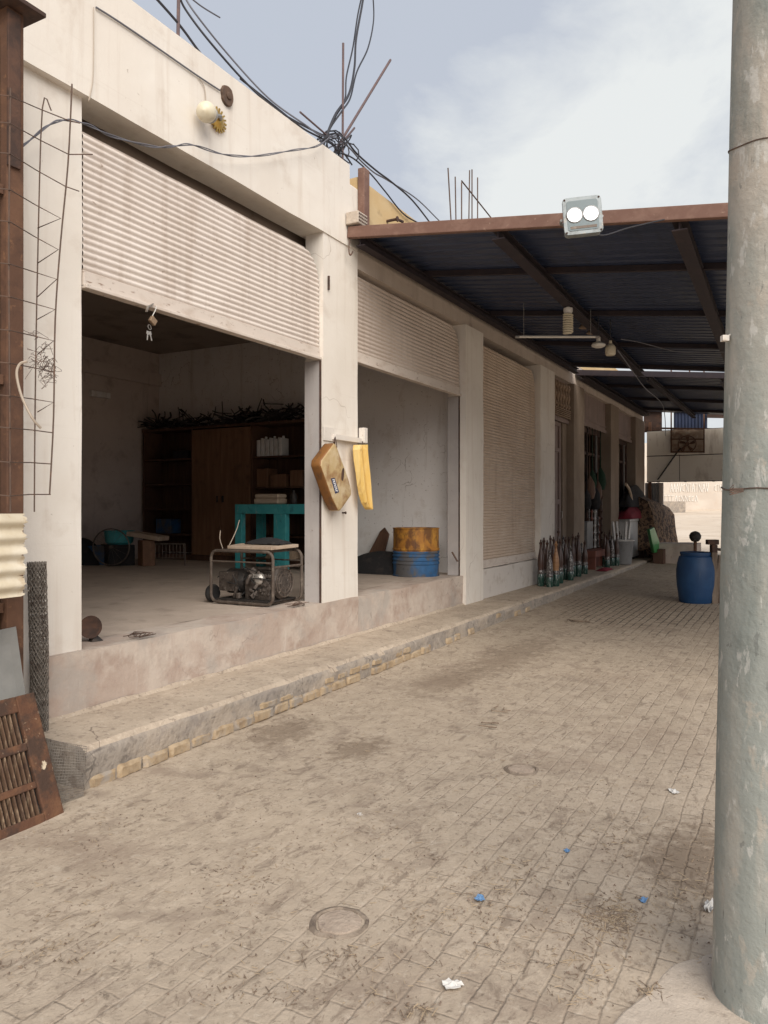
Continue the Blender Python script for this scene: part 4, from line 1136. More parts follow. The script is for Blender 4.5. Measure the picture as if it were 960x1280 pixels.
# ------------------------------------------------------------------ on the white shop front
def facade_bits():
    Yp = D - .022
    def cable(name, pts, r, m, label, cat, group=None, k=6):
        b = MB(); b.tube(smooth_path(pts, k), r, 6)
        return tag(b.build(name, m, smooth=True), label, cat, group)
    # wall lamp
    c = PY(272, 150, Yp)
    t = thing('wall_lamp', c, 'globe wall lamp with scalloped brass back plate on white parapet', 'lamp')
    out = Matrix.Rotation(R(90), 3, 'X')           # lathe axis towards -Y
    b = MB(); b.lathe([(.0, 0), (.075, 0), (.070, .010), (.045, .022), (.03, .03), (0, .032)], 24, c + Vector((0, .004, 0)), out)
    for k in range(18):
        a = 2 * math.pi * k / 18
        b.obox(c + Vector((.078 * math.cos(a), -.004, .078 * math.sin(a))), (.012, .010, .036), Matrix.Rotation(-a + R(90), 3, 'Y'))
    b.build('back_plate', M['brass'], parent=t)
    arm = c + Vector((-.17, -.07, -.05))
    b = MB(); b.tube([c + Vector((0, -.03, 0)), c + Vector((-.05, -.07, -.01)), arm], .014, 8)
    b.lathe([(.02, -.03), (.062, -.012), (.066, .012), (.05, .02)], 20, arm, (arm - c).to_track_quat('Z', 'Y').to_matrix())
    b.build('holder', M['grey_metal'], parent=t, smooth=True)
    g = arm + (arm - c).normalized() * .072
    b = MB(); b.lathe([(.0, -.075), (.03, -.070), (.058, -.048), (.074, -.012), (.074, .014), (.06, .046), (.034, .068), (0, .076)], 24, g, (arm - c).to_track_quat('Z', 'Y').to_matrix())
    b.build('globe', M['off_white'], parent=t, smooth=True)
    cable('lamp_wire', [PY(249, 98, Yp), PY(255, 108, Yp), PY(257, 122, Yp), PY(257, 136, Yp)], .004, M['wire_pale'], 'short pale wire dropping to the globe wall lamp', 'wire')
    cable('wall_wire', [PY(120, 9, Yp), PY(150, 28, Yp), PY(200, 62, Yp), PY(246, 94, Yp), PY(275, 113, Yp)], .006, M['cable_grey'], 'dark wire running straight along the white parapet face', 'wire')
    cable('wall_wire', [PY(117, 9, Yp), PY(117, 60, Yp), PY(116, 100, Yp), PY(111, 126, Yp)], .003, M['wire_pale'], 'thin pale vertical wire at the left of the white parapet', 'wire')
    c = PY(284, 120, Yp)
    b = MB(); poly = []
    for k in range(22):
        a = 2 * math.pi * k / 22; rr = .068 * (1 + .14 * mnoise.noise(Vector((math.cos(a)*2, math.sin(a)*2, 1))))
        poly.append(c + Vector((rr * math.cos(a), .02, rr * 1.15 * math.sin(a))))
    b.prism(poly, (0, -.03, 0)); b.lathe([(.03, .0), (.028, .012), (0, .016)], 12, c + Vector((.005, -.009, 0)), out)
    tag(b.build('junction_cover', M['rust_panel'], bevel=.006), 'round brown junction cover at the end of the parapet wire', 'junction cover')
    # twisted cable slung along the front
    path = [(-12, 208), (0, 200), (30, 181), (60, 157), (82, 150), (110, 156), (140, 170), (190, 183), (215, 183), (240, 181), (280, 193), (320, 195), (365, 188), (395, 183), (412, 172)]
    b = MB()
    for s in (0, 1):
        ps = smooth_path([PY(u, v, D - .09) for u, v in path], 8)
        tw = [p + Vector((0, .005 * math.sin(i * .45 + math.pi * s), .006 * math.cos(i * .45 + math.pi * s))) for i, p in enumerate(ps)]
        b.tube(tw, .0042, 6)
    tag(b.build('slung_cable', M['cable_grey'], smooth=True), 'twisted grey cable slung along the white shop front', 'cable')
    # padlock with keys
    c = PY(188, 392, 3.985)
    t = thing('padlock', c, 'open brass padlock with keys hanging from the raised shutter', 'padlock')
    b = MB(); b.bar(PY(184, 384, 3.985), PY(191, 380, 3.985), .02, .008); b.bar(PY(185, 382, 3.972), PY(183, 390, 3.972), .018, .006); b.build('hasp', M['steel'], parent=t)
    b = MB(); b.tube(smooth_path([PY(195, 383, 3.972), PY(194.5, 387, 3.972), PY(192, 392, 3.972), PY(189.5, 397, 3.972)], 4), .0045, 6); b.build('shackle', M['alloy'], parent=t, smooth=True)
    b = MB(); b.obox(PY(191, 401, 3.972), (.055, .026, .046), Matrix.Rotation(R(-35), 3, 'Y').inverted()); b.build('lock_body', M['lock_body'], parent=t, bevel=.004)
    b = MB()
    rc = PY(187, 409, 3.972)
    b.tube([rc + Vector((.014 * math.cos(a), .004 * math.sin(a), .018 * math.sin(a))) for a in [2*math.pi*k/16 for k in range(16)]], .0022, 5, closed=True)
    b.build('key_ring', M['steel'], parent=t)
    for (dx, rot) in ((-.008, .1), (.008, -.3)):
        k0 = PY(186, 414, 3.972) + Vector((dx, 0, 0)); m_ = Matrix.Rotation(rot, 3, 'Y')
        b = MB(); b.obox(k0 + m_ @ Vector((0, 0, -.012)), (.022, .004, .024), m_); b.obox(k0 + m_ @ Vector((0, 0, -.043)), (.009, .004, .042), m_)
        b.build('key', M['alloy'], parent=t, bevel=.001)
    # bracket on the pillar
    t = thing('wall_bracket', PY(430, 547, D), 'white painted steel hinge bracket across the front pillar', 'bracket')
    Yb = D - .012
    a, c = PY(405, 533, Yb), PY(418, 552, Yb)
    b = MB(); b.box(a.x, c.x, D - .014, D - .001, c.z, a.z); b.build('plate', M['white_paint'], parent=t, bevel=.002)
    b = MB(); a, c = PY(417, 546, D - .03), PY(456, 550, D - .03)
    b.bar((a.x, D - .03, a.z), (c.x, D - .03, a.z), .04, .05); b.bar((a.x, D - .045, a.z + .012), (c.x - .03, D - .045, a.z + .012), .01, .006); b.build('arm', M['white_paint'], parent=t, bevel=.003)
    e0 = PY(454, 535, D - .04); e1 = PY(454, 554, D - .04)
    b = MB(); b.box(e0.x - .032, e0.x + .032, D - .075, D - .004, e1.z, e0.z); b.build('end_block', M['white_paint'], parent=t, bevel=.004)
    # tan plastic can
    Yc = D - .15
    t = thing('jerrycan', PY(420, 600, Yc), 'dirty tan flat plastic can hanging tilted on the white pillar', 'jerrycan')
    out_ = [(418, 553), (421, 556), (428, 575), (436, 597), (440, 612), (440, 619), (431, 632), (426, 639), (423, 638), (416, 624), (406, 596), (401, 582), (402, 575)]
    poly = [PY(u, v, Yc) for u, v in out_]
    b = MB(); b.prism(poly, (0, .12, 0)); 
    body = b.build('body', M['can_tan'], parent=t, bevel=.022, segs=4, smooth=False)
    for p_ in body.data.polygons: p_.use_smooth = True
    body.data.materials.append(M['can_side'])
    for p_ in body.data.polygons:
        if p_.normal.x < -.35 and abs(p_.normal.y) < .5: p_.material_index = 1
    hc = PY(428.3, 593, Yc)
    b = MB(); b.prism([hc + Vector((.022 * math.cos(a) * 1.0 + .010 * math.sin(a), -.003, .062 * math.sin(a))) for a in [2*math.pi*k/18 for k in range(18)]], (0, .006, 0)); b.build('handle_hole', M['rust_dark'], parent=t)
    lp = [PY(u, v, Yc) for u, v in ((413.5, 598), (418, 597.5), (423.5, 615), (419, 617))]
    b = MB(); b.prism([p + Vector((0, -.004, 0)) for p in lp], (0, .006, 0)); lab = b.build('sticker', M['label_blue'], parent=t)
    b = MB()
    du = (lp[3] - lp[0]); dv = (lp[1] - lp[0])
    for k in range(7):
        f = .10 + k * .12
        o_ = lp[0] + du * f + dv * .22 + Vector((0, -.0055, 0))
        b.bar(o_, o_ + dv * .55, .0015, .011); b.bar(o_, o_ + du * .07, .0015, .010) if k % 2 else b.bar(o_ + dv * .5, o_ + dv * .5 + du * .07, .0015, .010)
    b.build('lettering', M['letter_white'], parent=lab)
    b = MB()
    for du in (-2.2, 2.5): b.tube(smooth_path([PY(419, 546, D - .055), PY(418.5 + du * .5, 551, D - .08), PY(418.5 + du, 557, Yc + .03), PY(418.5 + du * .8, 563, Yc + .06)], 4), .004, 6)
    b.tube([PY(418, 549, D - .04), PY(418, 553, Yc + .03), PY(419, 558, Yc + .05)], .006, 6); b.build('hanger', M['rust_dark'], parent=t)
    # folded yellow can half
    Yf = D - .13
    t = thing('yellow_can', PY(456, 600, Yf), 'cut and folded yellow plastic can hanging from the bracket end', 'jerrycan')
    rows = [(556, 447, 458.5), (562, 446, 459.5), (575, 447, 461), (590, 448.5, 463), (605, 450.5, 464.2), (618, 452.5, 465), (628, 455, 465.3), (634, 458, 465), (637, 461.5, 464.2)]
    vs, fs = [], []
    prof = [(0.0, .05), (.08, .0), (.22, -.03), (.38, -.01), (.46, .045), (.54, -.005), (.70, -.045), (.88, -.01), (1.0, .05), (.75, .085), (.4, .09)]
    for i, (v, a, c) in enumerate(rows):
        for (s, dy) in prof:
            p = PY(a + (c - a) * s, v, Yf); vs.append(p + Vector((0, dy * (1 - .35 * i / 8) + .006 * mnoise.noise(p * 14), 0)))
    m_ = len(prof)
    for i in range(len(rows) - 1):
        for k in range(m_): fs.append((i*m_+k, i*m_+(k+1) % m_, (i+1)*m_+(k+1) % m_, (i+1)*m_+k))
    fs.append(tuple(range(m_))); fs.append(tuple(range((len(rows)-1)*m_, len(rows)*m_)))
    b = MB(); b.add(vs, fs); o_ = b.build('body', M['can_yellow'], parent=t, bevel=.004)
    b = MB(); b.tube([PY(453, 552, D - .05), PY(453, 556, Yf + .03), PY(453, 561, Yf + .03)], .005, 6); b.build('hanger', M['rust_dark'], parent=t)
    # nails in the pillar
    for (u, v, l_) in ((444, 578, 'dark nail in the white pillar left of the yellow can'), (428, 641, 'dark nail in the white pillar below the tan can')):
        b = MB(); c = PY(u, v, D); b.tube([c + Vector((0, .01, 0)), c + Vector((0, -.035, 0))], .008, 8); b.lathe([(.014, 0), (.014, .006)], 10, c + Vector((0, -.035, 0)), out)
        tag(b.build('nail', M['rust_dark']), l_, 'nail')
    # honeycomb block and hook where the canopy meets the pillar
    a, c = PY(431, 279, D - .10), PY(444, 290, D - .10)
    t = thing('honeycomb_block', PY(437, 290, D - .08), 'small honeycomb block resting on the canopy corner', 'block')
    z0 = zc(D) + .03
    b = MB(); b.box(XC - .09, XC + .10, D - .16, D - .02, z0, z0 + .12); b.build('body', M['sand_concrete'], parent=t, bevel=.008)
    b = MB()
    for i in range(6):
        for j in range(3): b.lathe([(.010, 0), (.010, .004)], 6, (XC - .065 + i * .028, D - .161, z0 + .028 + j * .033), out)
    b.build('holes', M['rust_dark'], parent=t)
    b = MB(); b.tube(smooth_path([PY(437, 300, D - .04), PY(436, 312, D - .06), PY(438, 319, D - .08), PY(441, 314, D - .08)], 5), .008, 6)
    tag(b.build('hook', M['wire_rust'], smooth=True), 'bent wire hook hanging under the canopy corner', 'hook')
    # tangles of wire on the sill
    for (u, v, l_) in ((172, 802, 'twisted wire scrap on the left of the pinkish sill'), (370, 767, 'bent wire tangle on the sill in front of the generator')):
        b = MB(); rnd = random.Random(u); c = PY(u, v, D + .05)
        c.z = ZS + .012
        for k in range(6):
            b.tube(smooth_path([c + Vector((rnd.uniform(-.12, .12), rnd.uniform(-.07, .05), rnd.uniform(.0, .03))) for _ in range(4)], 4), .003, 5)
        tag(b.build('wire_scrap', M['wire_rust']), l_, 'wire')
facade_bits()

# ------------------------------------------------------------------ roof: rods, post, cables
def roof_bits():
    Yr = D + .16
    zr = 4.90
    G = 'rods standing on the roofs'
    def rod(pts, label, r=.011, m=M['rebar']):
        b = MB(); b.tube(pts, r, 8); return tag(b.build('rebar_rod', m), label, 'rod', G)
    p = PY(222, 50, Yr); rod([Vector((p.x, Yr, zr)), Vector((p.x + .02, Yr, 5.85))], 'single upright rod on the parapet at the upper left', .013)
    p = PY(428, 200, Yr); rod([Vector((p.x, Yr, zr - .1)), PY(429, 54, Yr)], 'tall upright rod in the cable knot at the parapet corner', .012)
    rod([PY(415, 196, Yr + .05), PY(429, 172, Yr + .05), PY(488, 75, Yr + .05)], 'long rod leaning to the right out of the cable knot', .014)
    rod([PY(412, 172, Yr), PY(375, 140, Yr)], 'short rod pointing up left from the cable knot', .009)
    rod([PY(418, 190, Yr + .02), PY(443, 160, Yr + .25)], 'short rod crossing low in the cable knot', .011)
    # starter bars of the pillar behind the canopy
    for (u0, v0, u1, v1, l_) in ((564, 280, 560, 210, 'leftmost of the starter bars above the canopy'), (570, 280, 569, 221, 'second starter bar from the left above the canopy'),
                                 (577, 280, 577, 228, 'third and shorter starter bar above the canopy'), (586, 280, 587, 213, 'fourth starter bar of the pair above the canopy'),
                                 (590, 280, 590, 212, 'fifth starter bar, right of the pair above the canopy'), (597, 280, 597, 222, 'rightmost of the upright starter bars above the canopy'),
                                 (620, 280, 577, 226, 'slanting bar tied across the starter bars above canopy')):
        Ys = D + .12 if u0 in (564, 577, 590, 620) else D + .30
        a, c = PY(u0, v0, Ys), PY(u1, v1, Ys)
        if u0 != 620: k = (zr - .05 - c.z) / (a.z - c.z); a = c + (a - c) * k
        else: a = c + (a - c) * 1.6
        rod([a, c], l_, .0095, M['wire_rust'])
    # brown steel post at the end of the white parapet
    t = XSPLIT
    a, c = PY(446, 208, D - .05), PY(456, 208, D - .05)
    b = MB(); b.box(XSPLIT - .02, XSPLIT + .09, D - .09, D - .013, zc(D) + .03, a.z + .02)
    tag(b.build('steel_post', M['brown_steel'], bevel=.006), 'short red brown steel post between white and ochre parapets', 'post')
    a = PY(486, 276, D - .02)
    b = MB(); b.tube([a + Vector((0, .04, 0)), a + Vector((0, -.10, 0)), a + Vector((.10, -.12, 0))], .016, 8); b.lathe([(.03, 0), (.03, .012)], 10, a + Vector((0, -.10, 0)), Matrix.Rotation(R(90), 3, 'X'))
    tag(b.build('pipe_stub', M['rust_dark']), 'small pipe stub sticking out of the ochre parapet', 'pipe')
    # cables
    GC = 'cables over the roof corner'
    def cab(pts, label, r=.010, m=M['cable']):
        q = [PY(u, v, y) for u, v, y in pts]
        b = MB(); b.tube(smooth_path(q, 7), r, 6); tag(b.build('overhead_cable', m, smooth=True), label, 'cable', GC)
    y = Yr
    cab([(190, -6, y), (197, 0, y), (225, 32, y), (247, 62, y), (262, 82, y + .02)], 'short cable reaching the parapet left of the upright rod')
    cab([(224, -6, y+.3), (232, 12, y+.3), (262, 52, y+.2), (310, 106, y+.1), (350, 140, y), (395, 165, y), (412, 172, y)], 'cable dropping from the top left along the parapet edge')
    cab([(228, -10, y+.6), (242, 14, y+.5), (285, 68, y+.4), (335, 122, y+.2), (380, 155, y), (404, 170, y), (430, 168, y)], 'second cable dropping along the parapet to the knot', .008, M['cable_grey'])
    cab([(232, -8, y+.9), (252, 8, y+.9), (275, 22, y+.9)], 'short thin cable at the top left of the sky', .007, M['cable_grey'])
    cab([(300, 98, y+.3), (345, 134, y+.2), (378, 160, y+.1), (408, 176, y), (428, 190, y), (440, 206, y)], 'cable lying on the parapet edge into the knot', .009)
    cab([(455, -8, y+.3), (452, 10, y+.3), (445, 50, y+.25), (443, 85, y+.2), (436, 118, y+.1), (420, 142, y), (410, 165, y), (404, 182, y)], 'thick black cable hanging from the top of the sky', .013)
    cab([(453, -8, y+.35), (447, 20, y+.33), (441, 60, y+.28), (433, 96, y+.2), (431, 125, y+.1), (418, 148, y), (409, 172, y), (410, 188, y)], 'cable beside the thick black one to the knot', .009)
    cab([(466, -8, y+.5), (467, 25, y+.5), (460, 60, y+.4), (446, 90, y+.3), (438, 122, y+.15), (428, 138, y), (414, 158, y), (406, 176, y)], 'cable bowing to the right under the sky top', .009)
    cab([(400, 178, y), (412, 168, y), (428, 170, y), (446, 192, y-.05), (470, 213, y), (490, 228, y), (515, 250, y), (538, 279, y)], 'upper cable running down right over the ochre parapet', .010)
    cab([(408, 186, y), (430, 180, y), (452, 202, y), (468, 216, y), (484, 225, y+.1), (520, 248, y+.3), (545, 272, y+.5), (555, 282, y+.5)], 'cable sagging from the knot beyond the ochre parapet', .008, M['cable_grey'])
    cab([(420, 190, y-.02), (440, 197, y-.1), (462, 216, y-.17), (482, 240, y-.18), (505, 268, y-.18), (530, 282, y-.2)], 'lowest cable crossing the ochre parapet face', .008)
    rnd = random.Random(4)
    b = MB()
    for k in range(9):
        c = PY(rnd.uniform(408, 436), rnd.uniform(176, 198), y + rnd.uniform(-.05, .12))
        n = Vector((rnd.uniform(-1, 1), rnd.uniform(-1, .2), rnd.uniform(-.6, .6))).normalized(); e = n.orthogonal().normalized(); f = n.cross(e)
        r_ = rnd.uniform(.06, .15)
        b.tube([c + (e * math.cos(a) + f * math.sin(a) * .8) * r_ for a in [rnd.uniform(4.2, 6.0) * j / 16 for j in range(17)]], .007, 5)
    tag(b.build('cable_knot', M['cable'], smooth=True), 'tangled loops of cable tied at the parapet corner', 'cable knot')
roof_bits()

# ------------------------------------------------------------------ inside the double shop
def interior():
    zf = ZS
    # generator in a tube frame
    t = thing('generator', (5.83, 4.62, zf), 'old petrol generator in a worn tube frame on the shop floor', 'generator')
    gx0, gx1, gy0, gy1, gh = 5.60, 6.05, 4.205, 4.93, .50
    def loop(b, x):
        r = .07; z0, z1 = zf + .02, zf + gh
        pts = []
        for (cy, cz, a0) in ((gy1 - r, z1 - r, 0), (gy0 + r, z1 - r, 90), (gy0 + r, z0 + r, 180), (gy1 - r, z0 + r, 270)):
            for k in range(6):
                a = R(a0 + k * 18); pts.append((x, cy + r * math.cos(a), cz + r * math.sin(a)))
        b.tube(pts, .0145, 8, closed=True)
    b = MB(); loop(b, gx0); loop(b, gx1)
    for y in (gy0 + .10, gy1 - .10):
        for z in (zf + .02, zf + gh): b.tube([(gx0, y, z), (gx1, y, z)], .012, 8)
    b.tube([(gx0, gy0, zf + .40), (gx0, gy1, zf + .40)], .008, 6); b.tube([(gx1, gy0, zf + .40), (gx1, gy1, zf + .40)], .008, 6)
    b.tube([(gx0, gy0 + .0, zf + .36), (gx1, gy0 + .0, zf + .36)], .012, 6)
    b.build('frame', M['frame_tube'], parent=t, smooth=True)
    b = MB(); b.box(gx0 + .01, gx1 - .01, gy0 + .06, gy1 - .06, zf + .035, zf + .05); b.build('base_tray', M['black_iron'], parent=t)
    # engine block with fins, carburettor, recoil cover
    b = MB(); cx, cy = 5.81, 4.42
    b.box(cx - .14, cx + .13, cy - .12, cy + .16, zf + .05, zf + .24)
    for k in range(7): b.box(cx - .10, cx + .09, cy - .10, cy + .09, zf + .225 + k * .017, zf + .233 + k * .017)
    b.box(cx - .075, cx + .065, cy - .075, cy + .065, zf + .22, zf + .345)
    b.tube(smooth_path([(cx - .10, cy + .05, zf + .28), (cx - .18, cy + .07, zf + .27), (cx - .19, cy + .10, zf + .20)], 4), .02, 8)
    rnd = random.Random(9)
    for k in range(34):
        b.obox((cx - .125 + rnd.uniform(-.03, .02), cy + rnd.uniform(-.12, .12), zf + rnd.uniform(.09, .32)), [rnd.uniform(.02, .06) for _ in range(3)], rotz(rnd.uniform(0, 1)) @ rotx(rnd.uniform(0, 1)))
    b.build('engine', M['engine'], parent=t, bevel=.005)
    b = MB(); b.lathe([(0, .045), (.03, .045), (.055, .03), (.06, 0)], 18, (cx - .13, cy - .01, zf + .245), roty(R(-90)))
    b.obox((cx - .14, cy + .06, zf + .27), (.05, .04, .05), rotx(.4)); b.build('carburettor', M['alloy'], parent=t, bevel=.003)
    b = MB()
    b.lathe([(.155, 0), (.155, .05), (.13, .075), (.05, .085), (0, .085)], 28, (cx + .02, gy0 + .115, zf + .205), rotx(R(90)))
    b.build('recoil_cover', M['engine'], parent=t, smooth=True)
    b = MB()
    for rr in (.06, .095, .13):
        b.tube([(cx + .02 + rr * math.cos(2*math.pi*k/24), gy0 + .036, zf + .205 + rr * math.sin(2*math.pi*k/24)) for k in range(24)], .006, 6, closed=True)
    for k in range(8):
        a = 2 * math.pi * k / 8; b.tube([(cx + .02 + .05 * math.cos(a), gy0 + .036, zf + .205 + .05 * math.sin(a)), (cx + .02 + .135 * math.cos(a), gy0 + .036, zf + .205 + .135 * math.sin(a))], .005, 5)
    b.build('recoil_grille', M['frame_tube'], parent=t)
    b = MB(); b.lathe([(.0, 0), (.10, 0), (.12, .02), (.12, .20), (.10, .24), (0, .24)], 24, (cx - .01, 4.87, zf + .20), rotx(R(90)))
    b.build('alternator', M['black_iron'], parent=t, smooth=True)
    b = MB(); b.box(gx0 + .03, gx0 + .10, 4.68, 4.86, zf + .12, zf + .30); b.lathe([(0.03, 0), (.03, .05)], 12, (gx0 + .03, 4.62, zf + .06)); b.tube([(gx0 + .06, 4.70, zf + .06), (gx0 + .05, 4.66, zf + .16)], .018, 8)
    b.build('control_box', M['engine'], parent=t, bevel=.004)
    b = MB()
    for k in range(10):
        p0 = Vector((gx0 + rnd.uniform(.02, .1), rnd.uniform(gy0 + .05, gy1 - .1), zf + rnd.uniform(.1, .36)))
        b.tube(smooth_path([p0, p0 + Vector((rnd.uniform(-.05, .08), rnd.uniform(-.1, .1), rnd.uniform(-.12, .08))), p0 + Vector((rnd.uniform(-.05, .08), rnd.uniform(-.18, .18), rnd.uniform(-.1, .1)))], 4), .005, 5)
    b.build('hoses', M['rubber'], parent=t)
    b = MB(); b.lathe([(.0, -.025), (.05, -.025), (.075, -.03), (.085, -.015), (.085, .015), (.075, .03), (.05, .025), (0, .025)], 24, (gx0 + .08, gy1 + .05, zf + .085), rotx(R(90)))
    b.build('wheel', M['rubber'], parent=t, smooth=True)
    # dusty board on top and things on it
    zt = zf + gh + .016
    b = MB(); 
    b.prism([(gx0 + .02, gy0 + .03, zt), (gx1 - .02, gy0 + .02, zt + .01), (gx1 - .02, gy1 - .22, zt + .015), (gx0 + .25, gy1 - .14, zt + .012), (gx0 + .03, gy1 - .17, zt)], (0, 0, .03))
    tag(b.build('cardboard_sheet', M['cardboard'], bevel=.005), 'dusty brown board lying on top of the generator', 'board')
    b = MB(); c = Vector((gx0 + .30, gy0 + .28, zt + .043))
    b.grid(lambda s, q: c + Vector(((s - .5) * .22, (q - .5) * .40, .055 * max(0, math.sin(math.pi * s) * math.sin(math.pi * q)) ** .5 + .012 * mnoise.noise(Vector((s * 6, q * 6, 0))))), 14, 18)
    tag(b.build('cloth_bag', M['black_cloth'], smooth=True, solid=.006), 'flat black cloth bag on the dusty board', 'bag')
    b = MB(); b.tube(smooth_path([(gx0 + .05, gy1 - .18, zt + .035), (gx0 + .10, gy1 - .22, zt + .17), (gx0 + .11, gy1 - .25, zt + .27)], 4), .004, 5)
    b.tube(smooth_path([(gx0 + .05, gy1 - .10, zt + .0), (gx0 + .02, gy1 - .09, zt + .09), (gx0 + .04, gy1 - .08, zt + .17)], 4), .004, 5)
    tag(b.build('bent_wires', M['wire_pale']), 'two thin bent wires standing up from the generator board', 'wire')
    # teal table
    tx0, tx1, ty0, ty1, th = 8.95, 9.55, 6.02, 7.42, .955
    t = thing('table', ((tx0+tx1)/2, (ty0+ty1)/2, zf), 'teal painted heavy wooden table behind the generator', 'table')
    b = MB(); b.box(tx0, tx1, ty0, ty1, zf + th - .14, zf + th); b.build('top', M['teal'], parent=t, bevel=.006)
    for x in (tx0, tx1 - .10):
        for y, w in ((ty0, .11), (ty0 + .48, .21), (ty1 - .12, .12)):
            if w == .21 and x != tx0: continue
            b = MB(); b.box(x, x + .10, y, y + w, zf, zf + th - .141); b.build('leg', M['teal'], parent=t, bevel=.006)
    b = MB(); b.box(tx0 + .12, tx1 - .12, ty0 + .1, ty1 - .13, zf + .14, zf + .16); b.build('shelf', M['wood_dark'], parent=t)
    b = MB(); c = Vector((tx0 + .22, 6.93, zf + th + .002))
    b.grid(lambda s, q: c + Vector(((s - .5) * .26, (q - .5) * .46, .0)), 1, 1)
    b = MB(); b.box(c.x - .12, c.x + .12, c.y - .225, c.y + .225, c.z, c.z + .085); b.box(c.x - .11, c.x + .12, c.y - .215, c.y + .215, c.z + .087, c.z + .15)
    tag(b.build('parcel', M['parcel'], bevel=.025, segs=3), 'beige taped bundle lying on the teal table', 'bundle')
    b = MB(); b.lathe([(.045, 0), (.05, .02), (.05, .13), (.02, .17), (.02, .2), (0, .2)], 14, (tx0 + .2, 6.5, zf + th + .002)); tag(b.build('bottle', M['black_iron'], smooth=True), 'small dark bottle on the teal table', 'bottle')
    b = MB(); b.grid(lambda s, q: Vector((tx0 + .15 + .3 * s, 6.45 + .55 * q, zf + .165 + .22 * (math.sin(math.pi * s) * math.sin(math.pi * q)) ** .6 + .03 * mnoise.noise(Vector((s * 5, q * 5, 2))))), 14, 18)
    tag(b.build('sack', M['wood_raw'], smooth=True, solid=.005), 'brown sack lying on the lower shelf of the table', 'sack')
    # long cupboard against the far partition
    cx0, cx1 = 10.04, XW - .005
    ya, yb, yc, yd = 6.86, 7.97, 9.27, 10.42
    z0, z1 = zf, zf + 2.26
    t = thing('cupboard', (cx0 + .2, (ya + yd)/2, zf), 'long dark wooden cupboard with two brown doors between open shelves', 'cupboard')
    b = MB()
    for y in (ya, yb, yc, yd): b.box(cx0, cx1, y - .018, y + .018, z0, z1)
    b.box(cx0 - .02, cx1, ya - .03, yd + .02, z1 + .001, z1 + .045); b.box(cx0, cx1, ya + .02, yd - .02, z0, z0 + .09)
    b.box(cx1 - .015, cx1, ya + .02, yd - .02, z0 + .1, z1)
    b.build('carcass', M['wood_dark'], parent=t, bevel=.003)
    for z in (zf + .42, zf + .86, zf + 1.30, zf + 1.74):
        b = MB(); b.box(cx0 + .02, cx1 - .02, yc + .02, yd - .02, z, z + .025); b.build('shelf', M['wood_dark'], parent=t)
    for z in (zf + .42, zf + .82, zf + 1.22, zf + 1.72):
        b = MB(); b.box(cx0 + .02, cx1 - .02, ya + .02, yb - .02, z, z + .025); b.build('shelf', M['wood_dark'], parent=t)
    ym = (yb + yc) / 2
    for (a, c, hy) in ((yb + .02, ym - .003, ym - .06), (ym + .003, yc - .02, ym + .06)):
        b = MB(); b.box(cx0 - .022, cx0 - .002, a, c, z0 + .10, z1 - .02)
        d = b.build('door', M['wood_brown'], parent=t, bevel=.003)
        b = MB(); b.obox((cx0 - .032, hy, zf + 1.05), (.02, .03, .11)); b.build('handle', M['black_iron'], parent=d, bevel=.003)
    # things on the shelves and a heap of dark coils on top
    for k in range(6):
        y = yb - .10 - k * .088
        b = MB(); b.box(cx0 + .04, cx0 + .24, y - .034, y + .034, zf + 1.747, zf + 1.747 + .27 + .02 * (k % 2)); b.lathe([(.022, 0), (.022, .04), (0, .04)], 10, (cx0 + .14, y, zf + 2.017 + .02 * (k % 2)))
        tag(b.build('white_bottle', M['white_plastic'], bevel=.01), 'white plastic bottle in the row on the right upper shelf', 'bottle', 'white bottles on the cupboard shelf')
    rnd = random.Random(21)
    nm = ['dark stacked box on the right middle shelf, next to the door', 'wide dark box in the middle of the right shelf', 'dark box at the right end of the right shelf']
    for k, (y, w, h_) in enumerate(((7.80, .22, .30), (7.48, .30, .20), (7.12, .24, .26))):
        b = MB(); b.box(cx0 + .05, cx0 + .33, y - w/2, y + w/2, zf + 1.247, zf + 1.247 + h_); tag(b.build('storage_box', M['wood_brown'], bevel=.006), nm[k], 'box')
    for k, (y, z, l_) in enumerate(((9.6, zf + 1.767, 'low dark box on the left upper shelf'), (10.0, zf + .447, 'dark blue bin on the left lower shelf'))):
        b = MB(); b.box(cx0 + .06, cx0 + .32, y - .18, y + .18, z, z + .14 + .12 * k); tag(b.build('storage_box', M['black_cloth'] if k == 0 else M['drum_blue'], bevel=.01), l_, 'box')
    b = MB()
    def tuft(n, y0, y1, h_):
        for k in range(n):
            c = Vector((cx0 + rnd.uniform(.02, .36), rnd.uniform(y0, y1), z1 + .06 + abs(rnd.gauss(0, h_ * .45))))
            pts = [c]
            d = Vector((rnd.uniform(-1, 1), rnd.uniform(-1, 1), rnd.uniform(-.15, .25))).normalized()
            for j in range(3):
                d = (d + Vector((rnd.uniform(-.6, .6), rnd.uniform(-.6, .6), rnd.uniform(-.35, .3)))).normalized()
                q = pts[-1] + d * .11
                q.z = max(z1 + .055, q.z); pts.append(q)
            b.tube(smooth_path(pts, 3), rnd.uniform(.006, .016), 5)
    tuft(120, 9.2, 10.35, .17); tuft(60, 8.3, 9.2, .07); tuft(170, 7.0, 8.5, .20)
    for (y, dy, h_) in ((8.75, .02, .42), (8.05, -.13, .42), (7.35, .03, .30), (9.75, .0, .32), (9.65, .02, .28)):
        b.tube([(cx0 + .2, y, z1 + .05), (cx0 + .2, y + dy * .4, z1 + .05 + h_ * .6), (cx0 + .2, y + dy, z1 + .05 + h_)], .009, 5)
    tag(b.build('branch_heap', M['black_iron']), 'dark tangled heap of twigs and coils on top of the cupboard', 'heap', kind='thing')
    # clutter at the back left
    b = MB(); c = Vector((8.35, 9.35, zf + .30))
    ux = Vector((sn, -cs, 0)); uy = Vector((0, 0, 1))
